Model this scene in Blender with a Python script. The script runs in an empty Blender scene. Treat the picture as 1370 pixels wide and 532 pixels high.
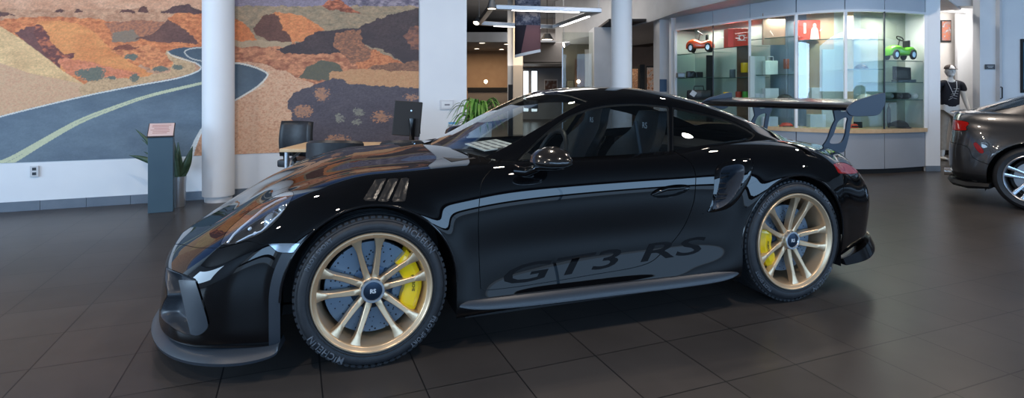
import bpy, bmesh, math, random
import numpy as np
from mathutils import Vector, Matrix
from mathutils.bvhtree import BVHTree

scene = bpy.context.scene
COL = scene.collection
random.seed(7); RNG = np.random.default_rng(7)
PI = math.pi

# ------------------------------------------------------------------ camera
FPX, HY, CAMH = 740.0, 121.7, 1.26           # focal length in px of the 1370 wide frame, horizon row, eye height
cam_d = bpy.data.cameras.new('camera'); cam = bpy.data.objects.new('camera', cam_d); COL.objects.link(cam)
cam.location = (0, 0, CAMH); cam.rotation_euler = (PI/2, 0, 0)
cam_d.sensor_width = 36; cam_d.lens = FPX/1370*36; cam_d.shift_y = -(266-HY)/1370
cam_d.clip_start = .05; cam_d.clip_end = 200
scene.camera = cam
# ------------------------------------------------------------------ colour management
scene.view_settings.view_transform = 'Standard'; scene.view_settings.look = 'None'
scene.view_settings.gamma = 1; scene.view_settings.exposure = 0.0
scene.view_settings.use_curve_mapping = False
# ------------------------------------------------------------------ sky
world = bpy.data.worlds.new('sky'); scene.world = world; world.use_nodes = True
bg = world.node_tree.nodes['Background']; bg.inputs[0].default_value = (.55, .75, 1, 1); bg.inputs[1].default_value = 1.0

# room frame: u runs along the mural wall, v runs away from the camera towards it
RA = math.radians(21.5)
RU = np.array([math.cos(RA), math.sin(RA)]); RV = np.array([-math.sin(RA), math.cos(RA)])
def room(u, v, z=0.0): p = RU*u + RV*v; return (p[0], p[1], z)
def floor_at(px, py): Y = FPX*CAMH/(py-HY); return (px-685)*Y/FPX, Y
def at(px, py, Y): return ((px-685)*Y/FPX, Y, CAMH-(py-HY)*Y/FPX)

def area_light(name, loc, size_x, size_y, energy, color, rot):
    l = bpy.data.lights.new(name, 'AREA'); l.shape = 'ELLIPSE' if size_x == size_y else 'RECTANGLE'; l.size = size_x; l.size_y = size_y
    l.energy = energy; l.color = color
    o = bpy.data.objects.new(name, l); COL.objects.link(o); o.location = loc; o.rotation_euler = rot
    return o
# daylight through the glazing on the camera's side of the showroom, the lamps in the ceiling and added fill
def window_light(name, c, u_size, z_size, energy, color, towards):
    """area light standing upright in a window opening at room point c, shining along 'towards' (u, v)"""
    p = room(*c); d = RU*towards[0]+RV*towards[1]; rz = math.atan2(d[1], d[0])-PI/2
    return area_light(name, p, u_size, z_size, energy, color, (PI/2, 0, rz))
window_light('window_daylight', (4, -5.95, 2.3), 24.0, 2.1, 800, (.36,.63,1), (0, 1))
window_light('low_reflection_fill', (4, -5.95, .42), 24.0, .7, 34, (.25,.55,1), (0, 1))  # added unseen low strip for the blue reflection along the lower door
window_light('side_daylight', (-8.95, 2.3, 2.15), 6.4, 2.4, 620, (.50,.73,1), (1, 0))
for (u_, v_) in ((-3.5, 1), (-1, 1), (2, 1), (5, 1), (8, 1), (-3.5, 4.5), (-1, 4.5), (2, 4.5), (5, 4.5), (8, 4.5)):
    area_light('overhead_light', room(u_, v_, 3.95), .17, .17, 40, (1,.86,.72), (0, 0, RA))
for (u_, v_) in ((8.5, 6.8), (12.5, 6.0), (11, 8)):
    area_light('overhead_light', room(u_, v_, 3.9), .4, .4, 60, (1,.95,.88), (0, 0, RA))  # these three are added to brighten the back wall on the right
area_light('fitting_fill', (8.25, 10.15, 2.72), .5, .3, 55, (1,.95,.9), (.6, 0, 0))  # added fill for the dim wall and door behind the mannequin

# ------------------------------------------------------------------ materials
MATS = {}
def principled(name, color=(.8,.8,.8), rough=.5, metal=0., spec=.5, coat=0., coat_rough=.03, emit=None, estr=0., alpha=1., trans=0., ior=1.45):
    m = bpy.data.materials.new(name); m.use_nodes = True
    b = m.node_tree.nodes['Principled BSDF']; i = b.inputs
    i['Base Color'].default_value = (*color, 1); i['Roughness'].default_value = rough; i['Metallic'].default_value = metal
    i['Specular IOR Level'].default_value = spec; i['Coat Weight'].default_value = coat; i['Coat Roughness'].default_value = coat_rough
    i['IOR'].default_value = ior; i['Transmission Weight'].default_value = trans; i['Alpha'].default_value = alpha
    if emit: i['Emission Color'].default_value = (*emit, 1); i['Emission Strength'].default_value = estr
    MATS[name] = m; return m
class NT:
    """small node helper"""
    def __init__(s, m): s.m = m; s.n = m.node_tree.nodes; s.l = m.node_tree.links; s.b = s.n.get('Principled BSDF')
    def add(s, t, **kw):
        x = s.n.new(t)
        for k, v in kw.items(): setattr(x, k, v)
        return x
    def link(s, a, b): s.l.new(a, b)
    def coord(s, kind='Object', scale=(1,1,1), rot=(0,0,0), loc=(0,0,0)):
        tc = s.add('ShaderNodeTexCoord'); mp = s.add('ShaderNodeMapping')
        mp.inputs['Scale'].default_value = scale; mp.inputs['Rotation'].default_value = rot; mp.inputs['Location'].default_value = loc
        s.link(tc.outputs[kind], mp.inputs['Vector']); return mp.outputs['Vector']
    def noise(s, vec, scale=5, detail=4, rough=.5):
        x = s.add('ShaderNodeTexNoise'); x.inputs['Scale'].default_value = scale; x.inputs['Detail'].default_value = detail; x.inputs['Roughness'].default_value = rough
        s.link(vec, x.inputs['Vector']); return x.outputs['Fac']
    def ramp(s, fac, stops):
        x = s.add('ShaderNodeValToRGB'); e = x.color_ramp.elements
        while len(e) < len(stops): e.new(.5)
        for k, (p, c) in enumerate(stops): e[k].position = p; e[k].color = (*c, 1)
        s.link(fac, x.inputs['Fac']); return x.outputs['Color']
    def bump(s, h, strength=.2, dist=.01):
        x = s.add('ShaderNodeBump'); x.inputs['Strength'].default_value = strength; x.inputs['Distance'].default_value = dist
        s.link(h, x.inputs['Height']); s.link(x.outputs['Normal'], s.b.inputs['Normal'])
def noisy(name, c1, c2, scale=8, rough=.5, bump=0., metal=0., **kw):
    """principled with a gentle noise between two colours"""
    m = principled(name, c1, rough, metal, **kw); t = NT(m)
    v = t.coord('Object'); f = t.noise(v, scale)
    t.link(t.ramp(f, [(.3, c1), (.7, c2)]), t.b.inputs['Base Color'])
    if bump: t.bump(f, bump, .004)
    return m
def glass_sheet(name, tint=(1,1,1), rough=0., refl=1.0):
    """thin pane: clear sheet with mirror reflection growing at glancing angles"""
    m = bpy.data.materials.new(name); m.use_nodes = True; n = m.node_tree.nodes; l = m.node_tree.links
    n.remove(n['Principled BSDF']); out = n['Material Output']
    tr = n.new('ShaderNodeBsdfTransparent'); tr.inputs[0].default_value = (*tint, 1)
    gl = n.new('ShaderNodeBsdfGlossy'); gl.inputs['Roughness'].default_value = rough; gl.inputs[0].default_value = (1, 1, 1, 1)
    fc = n.new('ShaderNodeLayerWeight'); fc.inputs[0].default_value = .5
    fr = n.new('ShaderNodeMath'); fr.operation = 'POWER'; fr.inputs[1].default_value = 4.5; l.new(fc.outputs['Facing'], fr.inputs[0])
    mu = n.new('ShaderNodeMath'); mu.operation = 'MULTIPLY_ADD'; mu.inputs[1].default_value = .92*refl; mu.inputs[2].default_value = .045*refl; mu.use_clamp = True
    mx = n.new('ShaderNodeMixShader')
    l.new(fr.outputs[0], mu.inputs[0]); l.new(mu.outputs[0], mx.inputs[0]); l.new(tr.outputs[0], mx.inputs[1]); l.new(gl.outputs[0], mx.inputs[2])
    l.new(mx.outputs[0], out.inputs['Surface']); MATS[name] = m; return m

# ------------------------------------------------------------------ object helpers
def empty(name, loc=(0,0,0), rz=0., label=None, cat=None, group=None, parent=None):
    o = bpy.data.objects.new(name, None); COL.objects.link(o); o.location = loc; o.rotation_euler = (0, 0, rz)
    o.empty_display_size = .1
    if parent: o.parent = parent
    return tag(o, label, cat, group)
def tag(o, label=None, cat=None, group=None, kind=None):
    if label: o['label'] = label
    if cat: o['category'] = cat
    if group: o['group'] = group
    if kind: o['kind'] = kind
    return o
def copy_tree(o, parent=None):
    c = o.copy(); COL.objects.link(c)
    if parent: c.parent = parent
    for ch in list(o.children): copy_tree(ch, c)
    return c
def link(name, me, mat, parent=None):
    o = bpy.data.objects.new(name, me); COL.objects.link(o)
    if parent: o.parent = parent
    if mat is not None:
        for mm in (mat if isinstance(mat, (list, tuple)) else [mat]): me.materials.append(mm)
    return o
def mesh(name, V, F, mat, parent=None, smooth=False, normals=None, loc=None):
    me = bpy.data.meshes.new(name)
    V = np.asarray(V, float)
    me.from_pydata([tuple(v) for v in V[:, :3].tolist()], [], [tuple(int(i) for i in f) for f in F]); me.update()
    if smooth or normals is not None: me.polygons.foreach_set('use_smooth', [True]*len(me.polygons))
    if normals is not None: me.normals_split_custom_set_from_vertices([tuple(n) for n in np.asarray(normals).tolist()])
    o = link(name, me, mat, parent)
    if loc is not None: o.location = loc
    return o
class MB:
    """collects shapes into one mesh"""
    def __init__(s): s.V = []; s.F = []; s.M = []
    def add(s, V, F, mi=0):
        k = len(s.V); s.V += [tuple(v) for v in V]; s.F += [tuple(i+k for i in f) for f in F]; s.M += [mi]*len(F); return s
    def box(s, c, d, rz=0., mi=0, bev=0., M=None):
        x, y, z = d[0]/2, d[1]/2, d[2]/2
        if bev:
            b = min(bev, x*.49, y*.49, z*.49); V = []; F = []
            bm = bmesh.new(); bmesh.ops.create_cube(bm, size=1)
            for v in bm.verts: v.co = Vector((v.co.x*2*x, v.co.y*2*y, v.co.z*2*z))
            bmesh.ops.bevel(bm, geom=list(bm.edges), offset=b, segments=2, profile=.6, affect='EDGES')
            bm.verts.index_update(); V = [v.co.copy() for v in bm.verts]; F = [[v.index for v in f.verts] for f in bm.faces]; bm.free()
        else:
            V = [Vector((a, b_, c_)) for a in (-x, x) for b_ in (-y, y) for c_ in (-z, z)]
            F = [(0,1,3,2),(4,6,7,5),(0,4,5,1),(2,3,7,6),(0,2,6,4),(1,5,7,3)]
        R = (M or Matrix.Rotation(rz, 3, 'Z'))
        return s.add([R @ v + Vector(c) for v in V], F, mi)
    def tube(s, pts, r, n=10, mi=0, cap=True, closed=False):
        P = [Vector(p) for p in pts]; m = len(P); R = r if hasattr(r, '__len__') else [r]*m
        V = []; F = []; prev = None
        for i, p in enumerate(P):
            if closed: t = P[(i+1) % m]-P[i-1]
            else: t = (P[min(i+1, m-1)]-P[max(i-1, 0)])
            t.normalize()
            if prev is None:
                a = Vector((0,0,1)) if abs(t.z) < .9 else Vector((1,0,0))
                u = t.cross(a).normalized()
            else: u = (prev - t*prev.dot(t)).normalized()
            prev = u; w = t.cross(u)
            for k in range(n):
                an = 2*PI*k/n; V.append(p+(u*math.cos(an)+w*math.sin(an))*R[i])
        for i in range(m if closed else m-1):
            j = (i+1) % m
            for k in range(n): F.append((i*n+k, i*n+(k+1) % n, j*n+(k+1) % n, j*n+k))
        if cap and not closed: F.append(tuple(range(n))[::-1]); F.append(tuple((m-1)*n+k for k in range(n)))
        return s.add(V, F, mi)
    def lathe(s, prof, n=48, c=(0,0,0), axis='Z', mi=0, closed=False, a0=0., a1=2*PI):
        V = []; F = []; m = len(prof); full = abs(a1-a0-2*PI) < 1e-6; nn = n if full else n+1
        for k in range(nn):
            an = a0+(a1-a0)*k/n; ca, sa = math.cos(an), math.sin(an)
            for (r, h) in prof:
                if axis == 'Z': V.append((c[0]+r*ca, c[1]+r*sa, c[2]+h))
                elif axis == 'Y': V.append((c[0]+r*ca, c[1]+h, c[2]+r*sa))
                else: V.append((c[0]+h, c[1]+r*ca, c[2]+r*sa))
        for k in range(n):
            j = (k+1) % nn
            for i in range(m if closed else m-1):
                i2 = (i+1) % m; F.append((k*m+i, j*m+i, j*m+i2, k*m+i2))
        return s.add(V, F, mi)
    def prism(s, poly, h0, h1, axis='Z', c=(0,0,0), mi=0):
        """polygon extruded between h0 and h1 along an axis; polygon given in the other two coordinates"""
        n = len(poly); V = []
        for h in (h0, h1):
            for (a, b) in poly:
                V.append({'Z': (c[0]+a, c[1]+b, c[2]+h), 'Y': (c[0]+a, c[1]+h, c[2]+b), 'X': (c[0]+h, c[1]+a, c[2]+b)}[axis])
        F = [tuple(range(n))[::-1], tuple(range(n, 2*n))]+[(i, (i+1) % n, n+(i+1) % n, n+i) for i in range(n)]
        return s.add(V, F, mi)
    def ball(s, c, r, n=16, mi=0, M=None):
        rr = r if hasattr(r, '__len__') else (r, r, r); V = []; F = []
        for i in range(n//2+1):
            th = PI*i/(n//2)
            for k in range(n):
                ph = 2*PI*k/n; v = Vector((rr[0]*math.sin(th)*math.cos(ph), rr[1]*math.sin(th)*math.sin(ph), rr[2]*math.cos(th)))
                if M: v = M @ v
                V.append(v+Vector(c))
        for i in range(n//2):
            for k in range(n): F.append((i*n+k, i*n+(k+1) % n, (i+1)*n+(k+1) % n, (i+1)*n+k))
        return s.add(V, F, mi)
    def build(s, name, mat, parent=None, smooth=False, loc=None, bevel=0., flip=True, auto=None):
        me = bpy.data.meshes.new(name); me.from_pydata([tuple(v) for v in s.V], [], s.F); me.update()
        bm = bmesh.new(); bm.from_mesh(me)
        bmesh.ops.remove_doubles(bm, verts=bm.verts, dist=1e-6)
        if flip: bmesh.ops.recalc_face_normals(bm, faces=bm.faces)
        bm.to_mesh(me); bm.free()
        if len(me.polygons) == len(s.M): me.polygons.foreach_set('material_index', s.M)
        if smooth:
            me.polygons.foreach_set('use_smooth', [True]*len(me.polygons))
            me.set_sharp_from_angle(angle=math.radians(auto or 40))
        o = link(name, me, mat, parent)
        if loc is not None: o.location = loc
        if bevel:
            b = o.modifiers.new('bevel', 'BEVEL'); b.width = bevel; b.segments = 2; b.limit_method = 'ANGLE'
        return o
def text_mesh(txt, size=1., extrude=0., spacing=1., bold=0., res=3):
    """vertices and faces of a piece of lettering, centred on the origin in the XY plane"""
    c = bpy.data.curves.new('lettering', 'FONT'); c.body = txt; c.size = size; c.extrude = extrude; c.space_character = spacing
    c.align_x = 'CENTER'; c.align_y = 'CENTER'; c.offset = bold; c.resolution_u = res
    o = bpy.data.objects.new('lettering', c); COL.objects.link(o)
    dg = bpy.context.evaluated_depsgraph_get(); me = bpy.data.meshes.new_from_object(o.evaluated_get(dg))
    V = [v.co.copy() for v in me.vertices]; F = [list(p.vertices) for p in me.polygons]
    bpy.data.objects.remove(o); bpy.data.curves.remove(c); bpy.data.meshes.remove(me)
    return V, F
# ================================================================== THE BLACK SPORTS CAR
# car frame: s backwards from the front axle, y sideways, z up.  The side facing the camera is local -y.
CA, CX, CY = 0.338, -0.9303, 3.3661
def car_px(P):
    """where car points (s, y towards the camera, z) fall in the photograph (used to lay out panel outlines)"""
    X = CX+P[:, 0]*math.cos(CA)+P[:, 1]*math.sin(CA); Y = CY+P[:, 0]*math.sin(CA)-P[:, 1]*math.cos(CA)
    return np.stack([685+FPX*X/Y, HY+FPX*(CAMH-P[:, 2])/Y], 1)
def bsp(C, sub, closed=False):
    """uniform cubic b-spline through rows of C (n, ...), near-interpolating"""
    n = len(C)
    def ev(C, t):
        i = np.minimum(t.astype(int), n-2); f = t-i
        E = np.concatenate([[2*C[0]-C[1]], C, [2*C[-1]-C[-2]]]) ; i = i+1
        sh = (len(t),)+(1,)*(C.ndim-1); f = f.reshape(sh)
        a, b, c, d = E[i-1], E[i], E[i+1], E[np.minimum(i+2, n+1)]
        return ((1-f)**3*a+(3*f**3-6*f*f+4)*b+(-3*f**3+3*f*f+3*f+1)*c+f**3*d)/6
    tk = np.arange(n, dtype=float)
    D = C.copy()
    for _ in range(2): D = D+.8*(C-ev(D, tk))
    t = np.linspace(0, n-1, (n-1)*sub+1)
    return ev(D, t), t
def surface(C, su, sv):
    A, tu = bsp(C, su); B, tv = bsp(np.swapaxes(A, 0, 1), sv); G = np.swapaxes(B, 0, 1)
    return G, tu, tv
def tri_normals(P, T):
    n = np.cross(P[T[:, 1]]-P[T[:, 0]], P[T[:, 2]]-P[T[:, 0]]); N = np.zeros_like(P)
    for k in range(3): np.add.at(N, T[:, k], n)
    return N/np.maximum(np.linalg.norm(N, axis=1, keepdims=True), 1e-12)
def grid_to_tris(G, tu, tv):
    """D columns: 0-2 position, 3-5 normal, 6-7 surface parameters"""
    nu, nv = G.shape[:2]; P = G.reshape(-1, 3)
    I = np.arange(nu*nv).reshape(nu, nv); a, b, c, d = I[:-1, :-1].ravel(), I[1:, :-1].ravel(), I[1:, 1:].ravel(), I[:-1, 1:].ravel()
    T = np.concatenate([np.stack([a, b, c], 1), np.stack([a, c, d], 1)])
    N = tri_normals(P, T)
    UV = np.stack(np.meshgrid(tu, tv, indexing='ij'), -1).reshape(-1, 2)
    mid = np.abs(P[:, 1]) < 1e-4
    N[mid, 1] = 0; N /= np.maximum(np.linalg.norm(N, axis=1, keepdims=True), 1e-9)
    return np.concatenate([P, N, UV], 1), T
def compact(D, T):
    if len(T) == 0: return D[:0], T
    u, inv = np.unique(T, return_inverse=True); return D[u], inv.reshape(T.shape)
def clip(DT, f):
    """split triangles along f = 0; returns (f > 0 side, f < 0 side)"""
    D, T = DT
    if len(T) == 0: return (D, T), (D, T)
    f = np.where(np.abs(f) < 1e-9, 1e-9, f); pos = f > 0; cnt = pos[T].sum(1)
    keep, drop = [T[cnt == 3]], [T[cnt == 0]]; n = len(D); ek = []; sets = []
    for c, want in ((1, True), (2, False)):
        t = T[cnt == c]
        if len(t) == 0: continue
        k = np.argmax(pos[t] == want, 1); r = np.arange(len(t))
        a, b, cc = t[r, k], t[r, (k+1) % 3], t[r, (k+2) % 3]
        sets.append((want, a, b, cc)); ek += [np.minimum(a, b)*n+np.maximum(a, b), np.minimum(a, cc)*n+np.maximum(a, cc)]
    if ek:
        keys = np.unique(np.concatenate(ek)); i, j = keys//n, keys % n; w = (f[i]/(f[i]-f[j]))[:, None]
        D2 = np.concatenate([D, D[i]*(1-w)+D[j]*w]); idx = 0
        nn = np.linalg.norm(D2[:, 3:6], axis=1, keepdims=True); D2[:, 3:6] /= np.maximum(nn, 1e-9)
        for want, a, b, cc in sets:
            ab = n+np.searchsorted(keys, np.minimum(a, b)*n+np.maximum(a, b)); ac = n+np.searchsorted(keys, np.minimum(a, cc)*n+np.maximum(a, cc))
            tip = np.stack([a, ab, ac], 1); rest = np.concatenate([np.stack([ab, b, cc], 1), np.stack([ab, cc, ac], 1)])
            (keep if want else drop).append(tip); (drop if want else keep).append(rest)
        D = D2
    return compact(D, np.concatenate(keep)), compact(D, np.concatenate(drop))
def sdist(P, poly):
    """signed distance to a closed polygon, positive inside"""
    A = np.asarray(poly, float); B = np.roll(A, -1, 0); best = np.full(len(P), 1e9); ins = np.zeros(len(P), bool)
    for a, b in zip(A, B):
        e = b-a; w = P-a; t = np.clip((w@e)/max(e@e, 1e-12), 0, 1); d = np.hypot(*(w-t[:, None]*e).T); best = np.minimum(best, d)
        c = (a[1] <= P[:, 1]) != (b[1] <= P[:, 1])
        if abs(e[1]) > 1e-12: ins ^= c & (P[:, 0] < a[0]+(P[:, 1]-a[1])/e[1]*e[0])
    return np.where(ins, best, -best)
def rounded(pts, sub=6, closed=True, tension=.5):
    """catmull-rom through points; a point given as a 3-tuple is kept as a sharp corner"""
    n = len(pts); out = []; P = [np.array(p[:2], float) for p in pts]; sharp = [len(p) == 3 for p in pts]
    for i in range(n if closed else n-1):
        p1, p2 = P[i], P[(i+1) % n]; p0 = P[i-1] if (closed or i > 0) else 2*p1-p2; p3 = P[(i+2) % n] if (closed or i+2 < n) else 2*p2-p1
        m1 = (p2-p0)*tension if not sharp[i] else (p2-p1)*.6; m2 = (p3-p1)*tension if not sharp[(i+1) % n] else (p2-p1)*.6
        for k in range(sub):
            t = k/sub; out.append((2*t**3-3*t*t+1)*p1+(t**3-2*t*t+t)*m1+(-2*t**3+3*t*t)*p2+(t**3-t*t)*m2)
    if not closed: out.append(P[-1])
    return np.array(out)
def in_photo(DT, pts, sub=6, sm=True):
    return sdist(car_px(DT[0]), rounded(pts, sub) if sm else np.array([p[:2] for p in pts]))
def smooth01(x): x = np.clip(x, 0, 1); return x*x*(3-2*x)
def sink(DT, sd, width, depth, floor_n=None):
    """press a patch inwards, walls following its outline"""
    D, T = DT; D = D.copy(); D[:, :3] -= D[:, 3:6]*(depth*smooth01(sd/width))[:, None]; D[:, 3:6] = tri_normals(D[:, :3], T); return D, T
def car_mesh(name, DT, mat, parent, sides=(1,), renorm=False):
    """sides: 1 the side facing the camera, -1 the far side; both in one mesh for a part that crosses the middle"""
    Vs, Ns, Fs, k = [], [], [], 0
    D, T = DT
    if len(T) == 0: return None
    for sd in sides:
        V = D[:, :3].copy(); N = D[:, 3:6].copy(); V[:, 1] *= -sd; N[:, 1] *= -sd
        F = T if sd == -1 else T[:, ::-1]
        Vs.append(V); Ns.append(N); Fs.append(F+k); k += len(V)
    V = np.concatenate(Vs); N = np.concatenate(Ns); F = np.concatenate(Fs)
    # faces must agree with the given normals
    fn = np.cross(V[F[:, 1]]-V[F[:, 0]], V[F[:, 2]]-V[F[:, 0]]); bad = (fn*N[F[:, 0]]).sum(1) < 0; F[bad] = F[bad][:, ::-1]
    return mesh(name, V, F, mat, parent, normals=N)

# stations of the lower body, nose to tail; each: 13 points from the middle of the top to the underside
LB = [
 [(-.45,0,.745),(-.60,0,.675),(-.74,0,.60),(-.84,0,.545),(-.905,0,.505),(-.945,0,.475),(-.97,0,.445),(-.982,0,.41),(-.988,0,.365),(-.99,0,.31),(-.99,0,.22),(-.98,0,.14),(-.8,0,.12)],
 [(-.43,0,.755),(-.57,.09,.69),(-.70,.17,.62),(-.80,.22,.56),(-.87,.26,.515),(-.915,.28,.48),(-.94,.29,.445),(-.955,.30,.41),(-.96,.305,.365),(-.965,.31,.31),(-.97,.31,.22),(-.96,.3,.14),(-.8,.28,.12)],
 [(-.40,0,.77),(-.53,.16,.715),(-.65,.30,.645),(-.735,.40,.59),(-.80,.47,.535),(-.84,.51,.49),(-.868,.535,.45),(-.885,.55,.41),(-.893,.56,.365),(-.90,.565,.31),(-.905,.57,.22),(-.90,.56,.14),(-.75,.5,.12)],
 [(-.34,0,.80),(-.45,.21,.765),(-.54,.38,.71),(-.60,.51,.66),(-.655,.60,.605),(-.70,.665,.555),(-.735,.71,.495),(-.758,.735,.44),(-.77,.745,.39),(-.775,.75,.33),(-.78,.75,.24),(-.77,.74,.14),(-.65,.65,.12)],
 [(-.26,0,.835),(-.33,.24,.81),(-.39,.43,.77),(-.43,.57,.745),(-.47,.67,.71),(-.52,.745,.66),(-.56,.79,.59),(-.59,.815,.53),(-.61,.825,.46),(-.62,.83,.37),(-.62,.83,.25),(-.61,.82,.15),(-.5,.75,.12)],
 [(-.17,0,.86),(-.21,.26,.845),(-.25,.46,.815),(-.275,.60,.803),(-.30,.70,.785),(-.34,.785,.745),(-.375,.84,.67),(-.40,.865,.59),(-.41,.875,.49),(-.41,.88,.38),(-.41,.88,.26),(-.41,.87,.15),(-.4,.8,.12)],
 [(-.08,0,.88),(-.10,.27,.872),(-.12,.47,.845),(-.13,.61,.84),(-.14,.715,.827),(-.16,.81,.785),(-.18,.87,.715),(-.19,.895,.61),(-.2,.905,.5),(-.2,.905,.38),(-.2,.905,.26),(-.2,.89,.16),(-.2,.8,.13)],
 [(0,0,.89),(0,.27,.885),(0,.48,.86),(0,.62,.86),(0,.72,.85),(0,.82,.80),(0,.88,.73),(0,.908,.63),(0,.915,.5),(0,.915,.38),(0,.91,.26),(0,.9,.17),(0,.8,.14)],
 [(.18,0,.90),(.19,.27,.895),(.2,.49,.87),(.2,.63,.868),(.2,.72,.856),(.2,.81,.815),(.2,.868,.75),(.2,.898,.64),(.2,.905,.5),(.2,.905,.38),(.2,.90,.26),(.2,.89,.17),(.2,.8,.14)],
 [(.36,0,.925),(.39,.27,.92),(.41,.49,.90),(.42,.63,.885),(.42,.72,.875),(.42,.80,.84),(.42,.85,.77),(.42,.88,.66),(.42,.876,.5),(.42,.878,.38),(.42,.89,.26),(.42,.885,.17),(.42,.8,.14)],
 [(.65,0,.93),(.65,.27,.925),(.65,.49,.91),(.65,.63,.895),(.65,.72,.885),(.65,.80,.86),(.65,.845,.79),(.65,.872,.67),(.65,.86,.5),(.65,.866,.38),(.65,.884,.26),(.65,.89,.18),(.65,.8,.14)],
 [(1.,0,.93),(1.,.27,.925),(1.,.49,.91),(1.,.63,.90),(1.,.73,.893),(1.,.805,.868),(1.,.85,.80),(1.,.875,.68),(1.,.858,.5),(1.,.866,.38),(1.,.885,.26),(1.,.892,.18),(1.,.8,.14)],
 [(1.4,0,.93),(1.4,.27,.925),(1.4,.49,.91),(1.4,.64,.903),(1.4,.74,.895),(1.4,.815,.87),(1.4,.86,.80),(1.4,.882,.68),(1.4,.862,.5),(1.4,.87,.38),(1.4,.889,.26),(1.4,.895,.18),(1.4,.8,.14)],
 [(1.7,0,.94),(1.7,.27,.935),(1.7,.48,.93),(1.7,.63,.92),(1.7,.73,.905),(1.7,.82,.875),(1.7,.872,.80),(1.7,.893,.68),(1.7,.876,.5),(1.7,.884,.38),(1.7,.902,.26),(1.7,.9,.18),(1.7,.8,.14)],
 [(1.95,0,.96),(1.95,.27,.96),(1.95,.48,.955),(1.95,.61,.945),(1.95,.72,.925),(1.95,.825,.89),(1.95,.888,.81),(1.95,.912,.68),(1.95,.905,.5),(1.95,.909,.38),(1.95,.925,.26),(1.95,.9,.18),(1.95,.8,.14)],
 [(2.2,0,.98),(2.2,.27,.98),(2.2,.48,.97),(2.2,.60,.955),(2.2,.71,.94),(2.2,.825,.90),(2.2,.90,.82),(2.2,.93,.70),(2.2,.935,.56),(2.2,.93,.42),(2.2,.925,.28),(2.2,.91,.18),(2.2,.8,.14)],
 [(2.457,0,.99),(2.457,.27,.985),(2.457,.48,.97),(2.457,.60,.955),(2.457,.71,.94),(2.457,.82,.90),(2.457,.905,.815),(2.457,.938,.70),(2.457,.942,.56),(2.457,.938,.42),(2.457,.93,.28),(2.457,.91,.18),(2.457,.8,.14)],
 [(2.7,0,.965),(2.7,.27,.96),(2.7,.48,.948),(2.7,.60,.935),(2.7,.70,.92),(2.7,.81,.875),(2.7,.89,.79),(2.7,.926,.68),(2.7,.933,.56),(2.7,.93,.42),(2.7,.92,.28),(2.7,.90,.2),(2.7,.8,.16)],
 [(2.9,0,.93),(2.9,.27,.925),(2.9,.46,.913),(2.9,.58,.90),(2.9,.68,.88),(2.9,.78,.83),(2.9,.855,.75),(2.9,.893,.65),(2.9,.90,.54),(2.9,.895,.42),(2.9,.89,.3),(2.9,.87,.22),(2.9,.75,.18)],
 [(3.05,0,.905),(3.06,.26,.898),(3.06,.45,.885),(3.05,.56,.868),(3.04,.65,.84),(3.04,.735,.785),(3.05,.80,.705),(3.06,.838,.62),(3.07,.85,.52),(3.06,.845,.42),(3.05,.84,.3),(3.04,.82,.24),(3.0,.7,.2)],
 [(3.18,0,.89),(3.2,.24,.883),(3.21,.42,.868),(3.21,.53,.845),(3.21,.61,.81),(3.22,.67,.755),(3.24,.722,.685),(3.26,.752,.61),(3.27,.765,.52),(3.26,.765,.42),(3.24,.76,.3),(3.21,.74,.24),(3.12,.62,.2)],
 [(3.28,0,.875),(3.31,.19,.868),(3.335,.34,.85),(3.345,.44,.82),(3.355,.5,.78),(3.37,.54,.725),(3.40,.57,.665),(3.42,.59,.6),(3.43,.60,.52),(3.42,.60,.42),(3.38,.60,.3),(3.33,.57,.24),(3.2,.45,.2)],
 [(3.33,0,.87),(3.37,.11,.855),(3.40,.18,.835),(3.42,.23,.80),(3.44,.26,.76),(3.455,.28,.71),(3.48,.29,.655),(3.5,.3,.6),(3.51,.3,.52),(3.50,.3,.42),(3.45,.3,.3),(3.38,.28,.24),(3.25,.2,.2)],
 [(3.35,0,.865),(3.385,0,.85),(3.415,0,.83),(3.44,0,.795),(3.455,0,.755),(3.475,0,.705),(3.5,0,.65),(3.515,0,.6),(3.525,0,.52),(3.515,0,.42),(3.46,0,.3),(3.39,0,.24),(3.26,0,.2)],
]
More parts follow.
